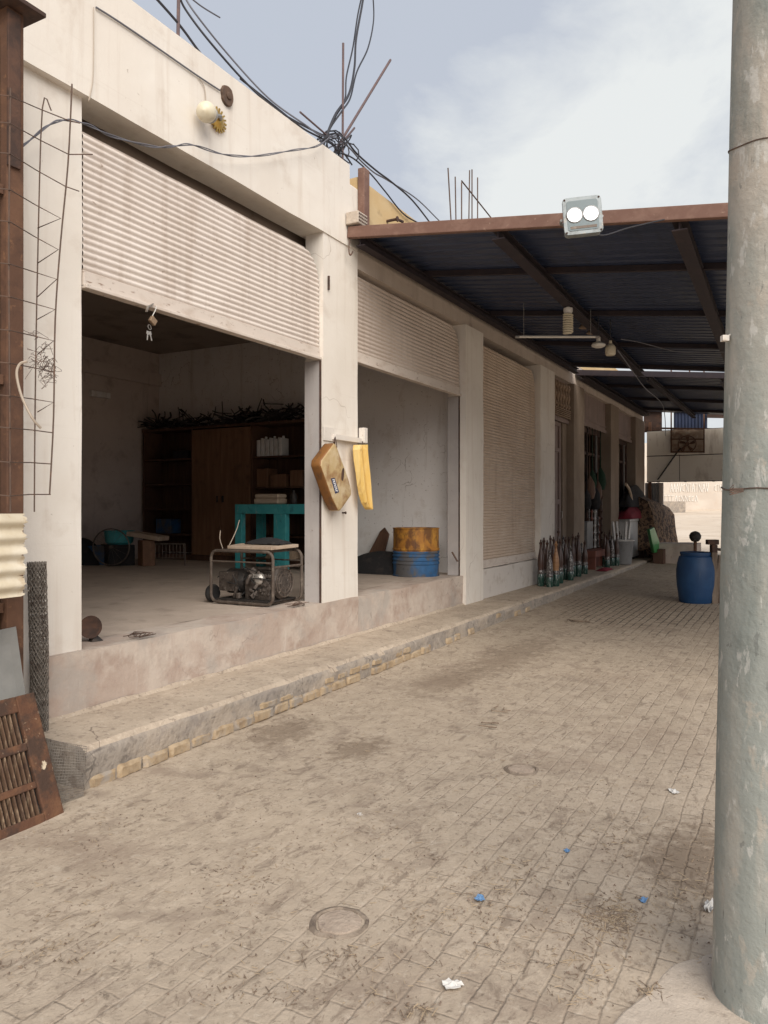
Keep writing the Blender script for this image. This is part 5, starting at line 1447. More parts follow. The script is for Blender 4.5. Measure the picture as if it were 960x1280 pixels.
    b.tube([c + (ux * math.cos(a) + uy * math.sin(a)) * .28 for a in [2*math.pi*k/36 for k in range(36)]], .011, 6, closed=True)
    w = thing('bicycle_wheel', c - Vector((0, 0, .30)), 'thin grey wheel standing in the dark left corner of the shop', 'wheel')
    b.build('rim', M['frame_tube'], parent=w, smooth=True)
    b = MB()
    for k in range(14):
        a = 2*math.pi*k/14; b.tube([c, c + (ux * math.cos(a) + uy * math.sin(a)) * .27], .0016, 4)
    b.tube([c - ux.cross(uy) * .05, c + ux.cross(uy) * .05], .02, 8); b.build('spokes', M['frame_tube'], parent=w)
    p = P(150, 700, 12.4)
    def boxthing(name, c, s, rot, m, label, cat, bev=.01):
        b = MB(); b.obox((0, 0, s[2]/2), s); o = b.build(name, m, bevel=bev, origin=(0,0,0)); o.location = c; o.rotation_euler = (0, 0, rot); return tag(o, label, cat)
    q = P(128, 0, 12.3); boxthing('crate', (q.x, q.y, zf), (.34, .5, .30), .3, M['drum_blue'], 'dark blue crate behind the thin grey wheel', 'crate')
    q = P(147, 0, 12.2); boxthing('crate', (q.x, q.y, zf), (.40, .55, .32), -.5, M['black_cloth'], 'black crate under the teal basin', 'crate')
    q = P(149, 0, 12.2)
    b = MB(); b.lathe([(.0, .325), (.17, .325), (.21, .36), (.23, .52), (.24, .525), (.235, .54), (.22, .525), (.20, .37), (0, .345)], 24, (q.x, q.y, zf)); tag(b.build('basin', M['teal'], smooth=True), 'teal plastic basin on the black crate in the corner', 'basin')
    q = P(183, 0, 12.0); boxthing('wooden_block', (q.x, q.y, zf), (.20, .22, .40), -.4, M['wood_brown'], 'brown wooden block holding up a plank in the dark corner', 'wooden block')
    b = MB(); a = P(165, 0, 12.1); c = P(205, 0, 11.95); b.bar((a.x, a.y, zf + .50), (c.x, c.y, zf + .425), .30, .07)
    tag(b.build('plank', M['cardboard'], bevel=.006), 'thick dusty plank lying across the brown wooden block', 'plank')
    q = P(212, 0, 12.0)
    t = thing('wire_rack', (q.x, q.y, zf), 'low wire rack on the floor before the cupboard', 'rack')
    b = MB()
    for s in range(9): b.tube([q + Vector((0, 0, 0)) + ux * (s - 4) * .055 + Vector((0, 0, zf + .12 - q.z)), q + ux * (s - 4) * .055 + Vector((0, 0, zf + .34 - q.z))], .005, 4)
    b.tube([q + ux * -.24 + Vector((0, 0, zf + .34 - q.z)), q + ux * .24 + Vector((0, 0, zf + .34 - q.z))], .012, 6); b.tube([q + ux * -.24 + Vector((0, 0, zf + .12 - q.z)), q + ux * .24 + Vector((0, 0, zf + .12 - q.z))], .008, 6)
    for s in (-.24, .24): b.tube([q + ux * s + Vector((0, 0, zf - q.z)), q + ux * s + Vector((0, 0, zf + .34 - q.z))], .01, 6)
    b.build('wires', M['frame_tube'], parent=t)
    q = P(103, 0, 12.3)
    b = MB(); b.grid(lambda s, k: Vector((q.x, q.y, zf)) + ux * ((s - .5) * .7) + Vector((cs, sn, 0)) * ((k - .5) * .5) + Vector((0, 0, .42 * (math.sin(math.pi * s) * math.sin(math.pi * k)) ** .6)), 14, 12)
    tag(b.build('sack', M['black_cloth'], smooth=True, solid=.006), 'black sack behind the left pillar inside the dark shop', 'sack')
    b = MB(); q = PX(124, 434, 8.0); b.box(8.9, 9.3, YB - .08, YB - .003, 3.42, 3.52); tag(b.build('wall_box', M['room_wall_pale'], bevel=.01), 'small pale box high on the dark back wall', 'wall box')
    # brown disc on a foot just inside the opening
    c = PY(114, 790, D + .24); c.z = zf + .095
    t = thing('metal_dish', (c.x, c.y, zf), 'small brown dish on a wedge foot just inside the left pillar', 'dish')
    b = MB(); b.lathe([(0, -.02), (.045, -.016), (.074, .0), (.077, .012), (.07, .01), (.04, -.004), (0, -.008)], 28, c, Matrix.Rotation(R(78), 3, Vector((cs, sn, 0)).cross(Vector((0, 0, 1))))); b.build('dish', M['rust_dark'], parent=t, smooth=True)
    b = MB(); b.prism([(c.x - .02, c.y - .03, zf), (c.x + .06, c.y - .05, zf), (c.x + .02, c.y - .02, zf + .05)], (.01, .05, 0)); b.build('foot', M['black_iron'], parent=t)
    # cut drum in the second bay
    c = PG(520, 719, zf)
    t = thing('oil_drum', (c.x, c.y, zf), 'cut down oil drum, rusty yellow above and worn blue below', 'drum')
    hh = (719 - 660) / F * ((H - zf) * F / (719 - HZ)); rr = .305
    def band(z0, z1, ribs):
        pr = [(rr, z0)]
        for zc_ in ribs: pr += [(rr, zc_ - .018), (rr + .010, zc_ - .006), (rr + .010, zc_ + .006), (rr, zc_ + .018)]
        return pr + [(rr, z1)]
    mid = hh * .52
    b = MB(); b.lathe([(0, .02), (rr - .01, .02), (rr - .01, .0), (rr + .008, 0), (rr + .008, .016)] + band(.02, mid, [mid - .16, mid - .11, mid - .06, mid - .015]), 40, (c.x, c.y, zf)); b.build('lower_shell', M['drum_blue'], parent=t, smooth=True)
    b = MB(); b.lathe(band(mid + .001, hh - .01, [mid + .025]) + [(rr + .010, hh - .006), (rr + .010, hh + .004), (rr - .006, hh + .004), (rr - .012, mid), (0, mid)], 40, (c.x, c.y, zf)); b.build('upper_shell', M['drum_yellow'], parent=t, smooth=True)
    b = MB(); p = PX(462, 709, 9.45); p.z = zf
    b.prism([p + Vector((-.02, .16, .02)), p + Vector((0, -.16, .02)), p + Vector((.25, -.18, .52)), p + Vector((.27, -.09, .62)), p + Vector((.26, -.02, .56)), p + Vector((.18, .10, .22))], (.04, .01, 0))
    tag(b.build('wooden_board', M['wood_dark'], bevel=.006), 'dark pointed board leaning on the pale partition near the drum', 'board')
    b = MB(); q = PX(478, 711, 9.30); b.grid(lambda s, k: Vector((q.x + .05, q.y, zf)) + Vector(((s - .5) * .5, (k - .5) * 1.15, .30 * (max(0, math.sin(math.pi * s) * math.sin(math.pi * k))) ** .4)), 14, 20)
    tag(b.build('tarp_heap', M['black_cloth'], smooth=True, solid=.006), 'black heap on the floor left of the cut oil drum', 'heap')
    b = MB(); a = PX(566, 690, 9.6); b.tube([PX(565, 690, 9.3) , PX(572, 702, 9.3)], .012, 6); tag(b.build('wooden_peg', M['wood_dark']), 'short dark peg on the jamb beside the oil drum', 'peg')
interior()

# ------------------------------------------------------------------ under the canopy and beyond
def far_end():
    Yw = 3.92
    # bottles with tall necks
    protos = {}
    def bottle(kind):
        m_ = {'brown': M['bottle_brown'], 'tan': M['bottle_tan'], 'silver': M['bottle_band']}[kind]
        t = thing('tall_bottle', (0, 0, 0), 'x', 'bottle', 'tall bottles on the walk')
        b = MB(); b.lathe([(0, 0), (.050, 0), (.056, .02), (.056, .17), (.050, .20)], 16); b.build('base', M['glass_green'], parent=t, smooth=True)
        b = MB(); b.lathe([(.0505, .2005), (.054, .205), (.054, .235), (.048, .2645)], 16); b.build('band', M['bottle_band'], parent=t, smooth=True)
        b = MB(); b.lathe([(.0482, .2655), (.045, .30), (.052, .36), (.047, .46), (.030, .56), (.020, .63), (.017, .68), (.026, .695), (.026, .715), (.012, .73), (.012, .76), (0, .77)], 16); b.build('neck', m_, parent=t, smooth=True)
        return t
    spots = [(676, 0, 'brown', 1), (680, .10, 'brown', 1.02), (684, -.02, 'brown', .98), (688, .12, 'brown', 1.05), (687, -.16, 'silver', .8), (692, -.05, 'brown', 1.04),
             (695, -.22, 'tan', .97), (698, .05, 'brown', 1.22), (700, -.14, 'brown', 1.0), (704, .10, 'silver', 1.03), (707, -.04, 'brown', 1.0), (711, .08, 'brown', .98), (713, -.15, 'silver', .80),
             (716, .0, 'brown', 1.05), (720, .12, 'brown', .97), (723, -.08, 'brown', 1.08), (727, .05, 'silver', .8), (731, -.05, 'brown', .86)]
    spots2 = [(756, .0, 'brown', 1.0), (759, -.12, 'brown', .93), (762, .10, 'brown', 1.02), (765, -.06, 'silver', .9), (768, .05, 'brown', 1.0), (771, -.14, 'brown', .95), (774, .03, 'brown', .97), (777, -.10, 'silver', .88)]
    lab = {'brown': 'tall dark brown bottle with green base in the cluster before the panelled door', 'tan': 'tall orange tan bottle among the dark ones before the panelled door',
           'silver': 'shorter silvery bottle in the cluster before the panelled door'}
    lab2 = {'brown': 'tall dark brown bottle in the farther cluster beside the grey bucket', 'silver': 'silvery topped bottle in the farther cluster beside the grey bucket'}
    for grp, lb in ((spots, lab), (spots2, lab2)):
        for (u, dy, kind, sc) in grp:
            if kind not in protos:
                protos[kind] = bottle(kind); o = protos[kind]
            else: o = copy_tree(protos[kind])
            p = PY(u, 700, 3.80 + dy)
            o.location = (p.x, 3.80 + dy, ZP + .004); o.scale = (1.05, 1.05, sc); o.rotation_euler = (0, 0, u * .7)
            l_ = lb[kind]
            if sc > 1.2: l_ = 'tallest dark brown bottle with knobbed top in the cluster by the door'
            o['label'] = l_; o['group'] = 'bottles by the panelled door' if lb is lab else 'bottles by the grey bucket'
    # red box, cloth, bucket, chest
    p = PY(748, 700, 3.9)
    b = MB(); b.box(p.x - .75, p.x + .65, 3.78, 4.08, ZP + .26, ZP + .40); b.box(p.x - .70, p.x - .62, 3.8, 4.05, ZP + .004, ZP + .26); b.box(p.x + .5, p.x + .6, 3.8, 4.05, ZP + .004, ZP + .26)
    b.box(p.x - .6, p.x + .5, 3.98, 4.05, ZP + .004, ZP + .26)
    tag(b.build('low_bench', M['red_box'], bevel=.008), 'low red brown bench between the two clusters of bottles', 'bench')
    p = PY(756, 709, 3.62)
    b = MB(); b.grid(lambda s, k: Vector((p.x + (s - .5) * .7, 3.62 + (k - .5) * .22, ZP + .006 + .05 * (math.sin(math.pi * s) * math.sin(math.pi * k)) ** .5)), 10, 8)
    tag(b.build('red_cloth', M['red_cloth'], smooth=True, solid=.004), 'crumpled red cloth on the walk in front of the bench', 'cloth')
    p = PY(735, 690, 4.12); b = MB(); b.box(p.x - .3, p.x + .2, 4.06, 4.16, ZP + .41, ZP + 1.0); tag(b.build('display_case', M['grey_plastic'], bevel=.006), 'small dull glass fronted case standing on the low bench', 'case')
    # hanging sticks and ornaments in the first glazed bay
    rnd = random.Random(8)
    for k in range(9):
        u = 733 + k * 2.1; p = PY(u, 640, 4.14)
        b = MB(); z = ZP + .4
        prof = [(.012, 0)]
        zz = 0; hgt = rnd.uniform(1.0, 1.5)
        while zz < hgt:
            prof += [(.012, zz + .05), (rnd.uniform(.025, .045), zz + .09), (.014, zz + .13)]; zz += .16
        b.lathe(prof, 8, (p.x, 4.10 + .02 * (k % 2), ZP + .004))
        m_ = [M['bottle_brown'], M['bottle_band'], M['red_box'], M['bottle_brown'], M['white_plastic']][k % 5]
        tag(b.build('turned_stick', m_, smooth=True), ['thin dark turned stick standing in the doorway beyond the door', 'thin silvery turned stick standing in the doorway beyond the door', 'thin red turned stick standing in the doorway beyond the door', 'thin dark turned stick standing in the doorway beyond the door', 'thin white turned stick standing in the doorway beyond the door'][k % 5], 'stick', 'turned sticks in the doorway')
    rnd2 = random.Random(31)
    GL = ['dark hanging bag in the doorway beyond the panelled door', 'dark brown hanging bag in the doorway beyond the panelled door', 'dark green hanging bag in the doorway beyond the panelled door']
    for k in range(6):
        p = PY(733 + k * 3.4, 600, 4.06); z0 = ZP + 1.25 + .22 * (k % 3); w_ = .10 + .03 * (k % 2); h_ = .42 + .1 * (k % 2)
        b = MB(); b.lathe([(0, 0), (w_ * .7, .02), (w_, h_ * .3), (w_ * .8, h_ * .7), (.03, h_ * .95), (.012, h_), (.006, 3.30 - z0)], 12, (p.x, 4.05, z0))
        tag(b.build('hanging_bag', [M['black_cloth'], M['wood_dark'], M['bag_green']][k % 3], smooth=True), GL[k % 3], 'bag', 'bags hanging in the doorway')
    a, c = PY(783, 700, 3.82), PY(806, 690, 3.82)
    t = thing('chest_freezer', ((a.x + c.x)/2, 4.0, ZP), 'dull white chest freezer under the patterned blanket on the walk', 'freezer')
    b = MB(); b.box(a.x, c.x, 3.75, 4.05, ZP + .06, ZP + .95); b.build('body', M['white_plastic'], parent=t, bevel=.02)
    b = MB(); b.box(a.x - .02, c.x + .02, 3.73, 4.06, ZP + .955, ZP + 1.02); b.build('lid', M['white_plastic'], parent=t, bevel=.015)
    b = MB(); b.box(a.x + .03, c.x - .03, 3.78, 4.03, ZP + .004, ZP + .059); b.build('plinth', M['black_iron'], parent=t)
    # bucket with an upturned stool in it
    p = PY(779, 700, 3.62)
    b = MB(); b.lathe([(0, .01), (.20, .0), (.22, .02), (.27, .50), (.285, .505), (.285, .53), (.26, .53), (.21, .03), (0, .03)], 24, (p.x, 3.66, ZP + .004))
    tag(b.build('bucket', M['grey_plastic'], smooth=True), 'large grey bucket on the edge of the walk', 'bucket')
    t = thing('stool', (p.x, 3.66, ZP + .46), 'white plastic stool turned upside down on the grey bucket', 'stool')
    b = MB(); b.lathe([(0, 0.075), (.24, .08), (.285, .078), (.295, .10), (.28, .112), (0, .112)], 20, (p.x, 3.66, ZP + .46)); b.build('seat', M['white_plastic'], parent=t, smooth=True)
    for (dx, dy) in ((.17, .12), (-.17, .12), (.17, -.12), (-.17, -.12)):
        b = MB(); b.bar((p.x + dx, 3.66 + dy, ZP + .573), (p.x + dx * 1.25, 3.66 + dy * 1.25, ZP + .98), .05, .05); b.build('leg', M['white_plastic'], parent=t, bevel=.008)
    # heap under blankets
    p = PY(790, 650, 3.95)
    def mound(name, m, x0, x1, y0, y1, z0, h_, label, cat, seed, slump=.6):
        b = MB(); 
        def fn(s, k):
            e = (max(0, math.sin(math.pi * s)) * max(0, math.sin(math.pi * k))) ** slump
            n = mnoise.noise(Vector((s * 4 + seed, k * 4, seed)))
            return Vector((x0 + (x1 - x0) * s, y0 + (y1 - y0) * k, z0 + h_ * e * (1 + .25 * n)))
        b.grid(fn, 24, 18); return tag(b.build(name, m, smooth=True, solid=.008), label, cat)
    fz = ZP + 1.025
    mound('red_blanket', M['red_cloth'], a.x - .3, c.x + .1, 3.66, 4.06, fz, .30, 'dark red blanket folded on the white chest freezer', 'blanket', 1, .35)
    mound('black_bundle', M['black_cloth'], a.x - .1, c.x + .5, 3.72, 4.05, fz + .29, .55, 'black bundle heaped on the dark red blanket', 'bundle', 5)
    q = PY(777, 622, 3.9); b = MB(); b.tube(smooth_path([(q.x, 3.8, fz + .85), (q.x + .35, 3.78, fz + .70), (q.x + .65, 3.78, fz + .42)], 5), .035, 8); tag(b.build('pale_roll', M['parcel'], smooth=True), 'pale rolled mat leaning on the black bundle', 'mat')
    # patterned blanket draped over a stack at the end of the walk
    q0, q1 = PY(806, 690, 3.60), PY(834, 690, 3.60)
    b = MB()
    prof = [(-.28, 1.62), (.0, 1.66), (.22, 1.55), (.34, 1.30), (.40, .95), (.46, .55), (.52, .12)]
    n = 22; vs, fs = [], []
    for i in range(n + 1):
        x = q0.x - .1 + (q1.x - q0.x - .3) * i / n
        for k, (dy, z) in enumerate(prof):
            w_ = .05 * math.sin(i * 1.3 + k * .6) * (k / 6) + .05 * mnoise.noise(Vector((x * 2, k, 0)))
            zz = z * (1 - .10 * (i / n) ** 2) + (.12 * (1 - k / 6)) * mnoise.noise(Vector((x, k * .5, 4)))
            vs.append((x, 3.72 - dy + w_, ZP - .1 + zz))
    m_ = len(prof)
    for i in range(n):
        for k in range(m_ - 1): fs.append((i*m_+k, (i+1)*m_+k, (i+1)*m_+k+1, i*m_+k+1))
    # front and far ends hang down too
    for i in (0, n):
        base = len(vs)
        for k, (dy, z) in enumerate(prof):
            v = Vector(vs[i*m_+k]); vs.append((v.x + (.05 if i else -.05), v.y + .05, ZP + .05 if k > 2 else ZP + .2))
        for k in range(m_ - 1): fs.append((i*m_+k, i*m_+k+1, base+k+1, base+k))
    b.add(vs, fs); heap = tag(b.build('patterned_blanket', M['leopard'], smooth=True, solid=.01), 'brown spotted blanket draped over a heap at the end of the walk', 'blanket')
    b = MB(); b.box(q0.x, q1.x - .5, 3.62, 3.95, ZP + .004, ZP + 1.42); b.build('stack', M['wood_dark'], parent=heap, bevel=.02)
    p = PY(819, 670, 3.28)
    b = MB(); b.prism([PY(812, 662, 3.17), PY(818, 659, 3.15), PY(829, 690, 3.12), PY(818, 691, 3.14)], (0.12, .09, 0)); 
    tag(b.build('green_jug', M['green_plastic'], bevel=.02, segs=3), 'bright green plastic can leaning on the spotted blanket', 'can')
    p = PG(826, 704); b = MB(); b.box(p.x - .35, p.x + .35, 2.98, 3.24, gz(p.x), gz(p.x) + .36); tag(b.build('wooden_crate', M['wood_dark'], bevel=.012), 'small dark wooden crate on the lane under the green can', 'crate')
    p = PG(846, 703); b = MB(); rough_box(b, p.x - .5, p.x + .6, p.y - .50, p.y + .45, gz(p.x) - .05, gz(p.x) + .48, amp=.02)
    tag(b.build('concrete_block', M['sill'], bevel=.02), 'low rough concrete block on the lane behind the blue drum', 'block')
    # blue plastic drum
    p = PG(870, 753); z = gz(p.x); s = ((H - z) * F / (753 - HZ)) / F
    t = thing('plastic_drum', (p.x, p.y, z), 'blue plastic drum standing on the lane beside the pole', 'drum')
    hh, rm = (753 - 690) * s, 23.2 * s
    k_ = rm / .29
    b = MB(); b.lathe([(0, .0), (.235 * k_, .0), (.25 * k_, .02), (.262 * k_, .12), (.284 * k_, .27), (.29 * k_, .40), (.29 * k_, .50), (.276 * k_, .60), (.250 * k_, .70), (.225 * k_, hh - .055), (.225 * k_, hh - .04)], 40, (p.x, p.y, z + .002)); b.build('body', M['blue_plastic'], parent=t, smooth=True)
    b = MB(); b.lathe([(.226 * k_, hh - .04), (.236 * k_, hh - .035), (.236 * k_, hh - .005), (.22 * k_, hh), (.20 * k_, hh - .008), (0, hh - .012)], 40, (p.x, p.y, z + .002)); b.build('lid', M['blue_plastic'], parent=t, smooth=True)
    # vices on posts beyond and beside the drum
    p = PG(868, 742); p = P(869, 735, 13.4); p.z = gz(p.x)
    t = thing('hammer_stand', p, 'rounded rusty hammer head on a rod behind the blue drum', 'tool stand')
    top = H - (672 - HZ) / F * 13.4
    b = MB(); b.tube([p, Vector((p.x, p.y, top - .02))], .028, 10); b.lathe([(.16, 0), (.15, .02), (.03, .05)], 14, p); b.build('rod', M['rust'], parent=t)
    b = MB(); b.lathe([(0, -.10), (.06, -.085), (.095, -.03), (.10, .02), (.07, .07), (.025, .09), (.0, .095)], 18, (p.x, p.y, top + .02)); b.obox((p.x, p.y, top), (.16, .10, .09), rotz(YAW)); b.build('head', M['black_iron'], parent=t, bevel=.008)
    p = P(892, 755, 11.6); p.z = gz(p.x); z = p.z
    def zv(v, d): return H - (v - HZ) / F * d
    t = thing('bench_vise', p, 'rusty vice bolted on a weathered wooden post by the pole', 'vice')
    b = MB(); b.obox(Vector((p.x, p.y, (z + zv(690, 11.6)) / 2)), (.10, .085, zv(690, 11.6) - z), rotz(YAW)); b.build('post', M['post_wood'], parent=t, bevel=.008)
    ur = Vector((sn, -cs, 0))
    zt = zv(690, 11.6)
    b = MB(); Mz = Matrix((ur, Vector((cs, sn, 0)), Vector((0, 0, 1)))).transposed()
    b.obox(p * 1 + Vector((0, 0, zt + .05 - p.z)) , (.085, .10, .12), Mz); b.obox(p + Vector((0, 0, zt + .15 - p.z)) - ur * .02, (.17, .10, .075), Mz); b.obox(p + ur * .17 + Vector((0, 0, zt + .08 - p.z)), (.075, .09, .16), Mz)
    b.tube([p + Vector((0, 0, zt + .05 - p.z)), p + ur * .22 + Vector((0, 0, zt + .02 - p.z))], .022, 8); b.build('jaws', M['rust_dark'], parent=t, bevel=.008)
    b = MB(); b.bar(p + ur * .06 + Vector((0, .02, .0)), p + ur * .10 + Vector((0, .0, zt - .05 - p.z)), .05, .05); b.build('brace', M['post_wood'], parent=t)
    b = MB(); q = p + ur * .13; b.box(q.x - .03, q.x + .05, q.y - .03, q.y + .05, z, z + .52); tag(b.build('wooden_stake', M['wood_dark'], bevel=.005), 'short dark wooden stake beside the vice post', 'stake')
    # lamps under the canopy
    def zcu(y): return zc(y) - .01
    def hang(name, u, v, d, label, cat): 
        c = P(u, v, d); return thing(name, c, label, cat), c
    t, c = hang('spiral_bulb', 710, 402, 9.3, 'spiral lamp bulb hanging under the dark canopy', 'bulb')
    b = MB(); pts = []
    for k in range(110):
        a = k * .5; pts.append(c + Vector((.052 * math.cos(a), .052 * math.sin(a), .095 - .245 * k / 110)))
    b.tube(pts, .012, 6); b.build('spiral', M['off_white'], parent=t, smooth=True)
    b = MB(); b.lathe([(.045, .10), (.055, .12), (.055, .16), (.02, .17), (.02, .22), (0, .22)], 16, c); b.build('holder', M['white_plastic'], parent=t, smooth=True)
    b = MB(); b.tube([c + Vector((0, 0, .22)), Vector((c.x, c.y, zcu(c.y)))], .006, 5); b.build('cord', M['cable'], parent=t)
    a, e = P(649, 421, 9.9), P(744, 421, 9.9)
    t = thing('tube_lamp', (a + e) / 2, 'long thin unlit tube lamp hanging under the dark canopy', 'tube lamp')
    b = MB(); b.tube([a, e], .016, 10); b.build('tube', M['tube_white'], parent=t, smooth=True)
    b = MB()
    for p in (a, e): b.tube([p, p + (a - e).normalized() * (.05 if p is a else -.05)], .02, 8)
    for f in (.06, .94):
        p = a.lerp(e, f); b.tube([p, Vector((p.x, p.y, zcu(p.y)))], .004, 4)
    b.build('holder', M['grey_metal'], parent=t)
    def pend(u, v, d, prof, label, m):
        t, c = hang('pendant_lamp', u, v, d, label, 'lamp')
        b = MB(); b.lathe(prof, 20, c); b.build('shade', m, parent=t, smooth=True)
        top = max(z for r, z in prof)
        b = MB(); b.tube([c + Vector((0, 0, top - .01)), Vector((c.x, c.y, zcu(c.y)))], .007, 5); b.build('cord', M['cable'], parent=t)
    pend(748, 431, 10.2, [(0, -.04), (.05, -.038), (.088, -.02), (.092, .0), (.07, .025), (.03, .04), (.025, .10), (0, .11)], 'flat white disc lamp hanging below the tube lamp', M['tube_white'])
    pend(763, 437, 10.4, [(0, -.08), (.055, -.08), (.068, -.06), (.070, .02), (.05, .06), (.02, .08), (.02, .12), (0, .12)], 'cylindrical cream lamp hanging right of the disc lamp', M['off_white'])
    pend(732, 408, 10.6, [(0, -.02), (.09, -.02), (.06, .03), (.03, .06), (.02, .10), (0, .11)], 'dim brown shade lamp hanging behind the tube lamp', M['wood_raw'])
    pend(741, 415, 10.9, [(0, -.02), (.09, -.02), (.06, .03), (.03, .06), (.02, .10), (0, .11)], 'lower dim brown shade lamp behind the disc lamp', M['wood_raw'])
    def cab(pts, label, r=.008, m=M['cable_grey']):
        b = MB(); b.tube(smooth_path([P(*q) for q in pts], 6), r, 6); tag(b.build('hanging_cable', m, smooth=True), label, 'cable', 'cables hanging under the canopy')
    cab([(772, 438, 10.5), (785, 456, 11.5), (790, 463, 12.5), (806, 485, 14), (826, 503, 16), (831, 520, 18), (832, 545, 20)], 'pale cable drooping from the lamps to the cream panel')
    cab([(776, 424, 10), (800, 428, 10.4), (850, 440, 11), (905, 440, 11)], 'thin cable strung across under the canopy to the pole', .006)
    # cream panels across the end of the lane
    Xp = 22.75
    y0, y1 = 0.4, 3.93
    zA, zB, zM = 2.30, 3.72, 3.02
    t = thing('cream_panel', (Xp, (y0+y1)/2, zA), 'stained cream metal panels hung across the end of the lane', 'panel')
    for (za, zb, ss) in ((zA, zM - .012, (0, .25, 1)), (zM + .012, zB, (0, .22, .62, 1))):
        for i in range(len(ss) - 1):
            ya_, yb_ = y1 - (y1 - y0) * ss[i], y1 - (y1 - y0) * ss[i+1]
            b = MB(); b.box(Xp, Xp + .03, yb_ + .008, ya_ - .008, za, zb); b.build('plate', M['sign_panel'], parent=t, bevel=.006)
    b = MB(); b.box(Xp + .031, Xp + .034, y0 + .02, y1 - .02, zA + .01, zB - .01); b.box(Xp + .035, Xp + .085, y0, y1, zA - .02, zA + .05); b.box(Xp + .035, Xp + .085, y0, y1, zB - .05, zB + .02); b.box(Xp + .035, Xp + .085, y0, y1, zM - .03, zM + .03)
    for k in range(5): b.box(Xp - .03, Xp + .034, y0 + .3 + k * .72, y0 + .36 + k * .72, zA - .03, zA)
    b.build('frame', M['rust_dark'], parent=t)
    for (uu) in (827, 836):
        pass
    for (ya_, l_) in ((1.2, 0), (3.86, 0), (.45, 0)):
        b = MB(); b.box(Xp + .09, Xp + .17, ya_ - .04, ya_ + .04, gz(Xp), 4.0); b.build('post', M['rust'], parent=t)
    b = MB(); b.tube([PX(822, 600, Xp - .05), PX(846, 566, Xp - .05), PX(851, 560, Xp - .05)], .022, 6); b.build('stay', M['black_iron'], parent=t)
    # rusty cooler frame with a fan on the panels
    t = thing('cooler_frame', PX(860, 550, Xp - .1), 'rusty cooler frame with a fan fixed on the cream panels', 'cooler frame')
    c0, c1 = PX(839, 545, Xp - .06), PX(879, 565, Xp - .06)
    b = MB()
    for p, q in ((PX(839, 462, Xp - .1), PX(839, 566, Xp - .1)), (PX(880, 462, Xp - .1), PX(880, 566, Xp - .1)), (PX(839, 549, Xp - .1), PX(880, 549, Xp - .1)), (PX(839, 565, Xp - .1), PX(880, 565, Xp - .1)), (PX(839, 536, Xp - .1), PX(880, 536, Xp - .1)), (PX(862, 462, Xp - .1), PX(862, 500, Xp - .1)), (PX(839, 475, Xp - .1), PX(880, 500, Xp - .1))): b.bar(p, q, .035, .035)
    b.build('frame', M['rust'], parent=t)
    fc = PX(859, 555, Xp - .09); b = MB()
    for k in range(5):
        a = 2 * math.pi * k / 5 + .3
        v1 = Vector((0, math.cos(a), math.sin(a))); v2 = Vector((0, -math.sin(a), math.cos(a)))
        b.prism([fc + v1 * .05, fc + v1 * .08 + v2 * .04, fc + v1 * .20 + v2 * .055, fc + v1 * .21 - v2 * .04], (.012, 0, 0))
    b.lathe([(0, -.05), (.05, -.05), (.06, 0), (.05, .06), (0, .06)], 14, fc, roty(R(90)))
    b.tube([fc + Vector((0, .23 * math.cos(2*math.pi*k/28), .23 * math.sin(2*math.pi*k/28))) for k in range(28)], .012, 6, closed=True)
    b.build('fan', M['rust'], parent=t)
    a, c = PX(840, 537, Xp - .035), PX(879, 565, Xp - .035)
    b = MB(); b.box(Xp - .04, Xp - .03, c.y, a.y, c.z, a.z); b.build('back_plate', M['cooler_plate'], parent=t)
    # dark sheet and beams closing the gap above the panels
    t = thing('dark_screen', PX(860, 530, Xp + .3), 'dark corrugated screen over the cream panels', 'screen')
    b = MB(); vs, fs = [], []
    a, c = PX(842, 513, Xp + .25), PX(884, 537, Xp + .25)
    n = 40
    for i in range(n + 1):
        y = a.y + (c.y - a.y) * i / n; vs += [(Xp + .25 + (.02 if i % 4 < 2 else 0), y, c.z), (Xp + .25 + (.02 if i % 4 < 2 else 0), y, a.z)]
    for i in range(n): fs.append((2*i, 2*i+2, 2*i+3, 2*i+1))
    b.add(vs, fs); b.build('sheet', M['canopy_sheet'], parent=t, solid=.004)
    b = MB()
    for v in (508, 512): pass
    b.bar(PX(800, 511, Xp + .2), PX(930, 511, Xp + .2), .10, .12); b.bar(PX(800, 535, Xp + .2), PX(940, 537, Xp + .2), .05, .05); b.bar(PX(884, 520, Xp + .2), PX(940, 521, Xp + .2), .05, .10)
    b.build('beam', M['rust_dark'], parent=t)
    b = MB(); b.bar(PX(816, 500, Xp + .3), PX(816, 540, Xp + .3), .5, .02); b.build('plate', M['rust_dark'], parent=t)
    # dark ribbed gate leaf and pale post below the panels
    t = thing('ribbed_gate', (Xp + .2, 3.6, gz(Xp)), 'dark ribbed metal gate leaf under the cream panels', 'gate')
    a, c = PX(806, 601, Xp + .2), PX(824, 601, Xp + .2)
    b = MB(); vs, fs = [], []
    for i in range(25):
        y = a.y + (c.y - a.y) * i / 24; x = Xp + .2 + (.03 if i % 4 < 2 else 0); vs += [(x, y, gz(Xp)), (x, y, zA - .03)]
    for i in range(24): fs.append((2*i, 2*i+2, 2*i+3, 2*i+1))
    b.add(vs, fs); b.build('sheet', M['grey_metal'], parent=t, solid=.004)
    b = MB(); a, c = PX(824, 601, Xp + .2), PX(829, 601, Xp + .2); b.box(Xp + .18, Xp + .28, c.y, a.y, gz(Xp), zA - .03); tag(b.build('gate_post', M['plaster_dirty'], bevel=.01), 'pale narrow post at the end of the ribbed gate', 'post')
    # far wall with white writing, low block and bank of earth
    dF = 50
    a, c = P(700, 600, dF), P(1150, 600, dF)
    nrm = Vector((cs, sn, 0)); ur = Vector((sn, -cs, 0))
    ctr = P(900, 0, dF); zg = gz(ctr.x) - .3
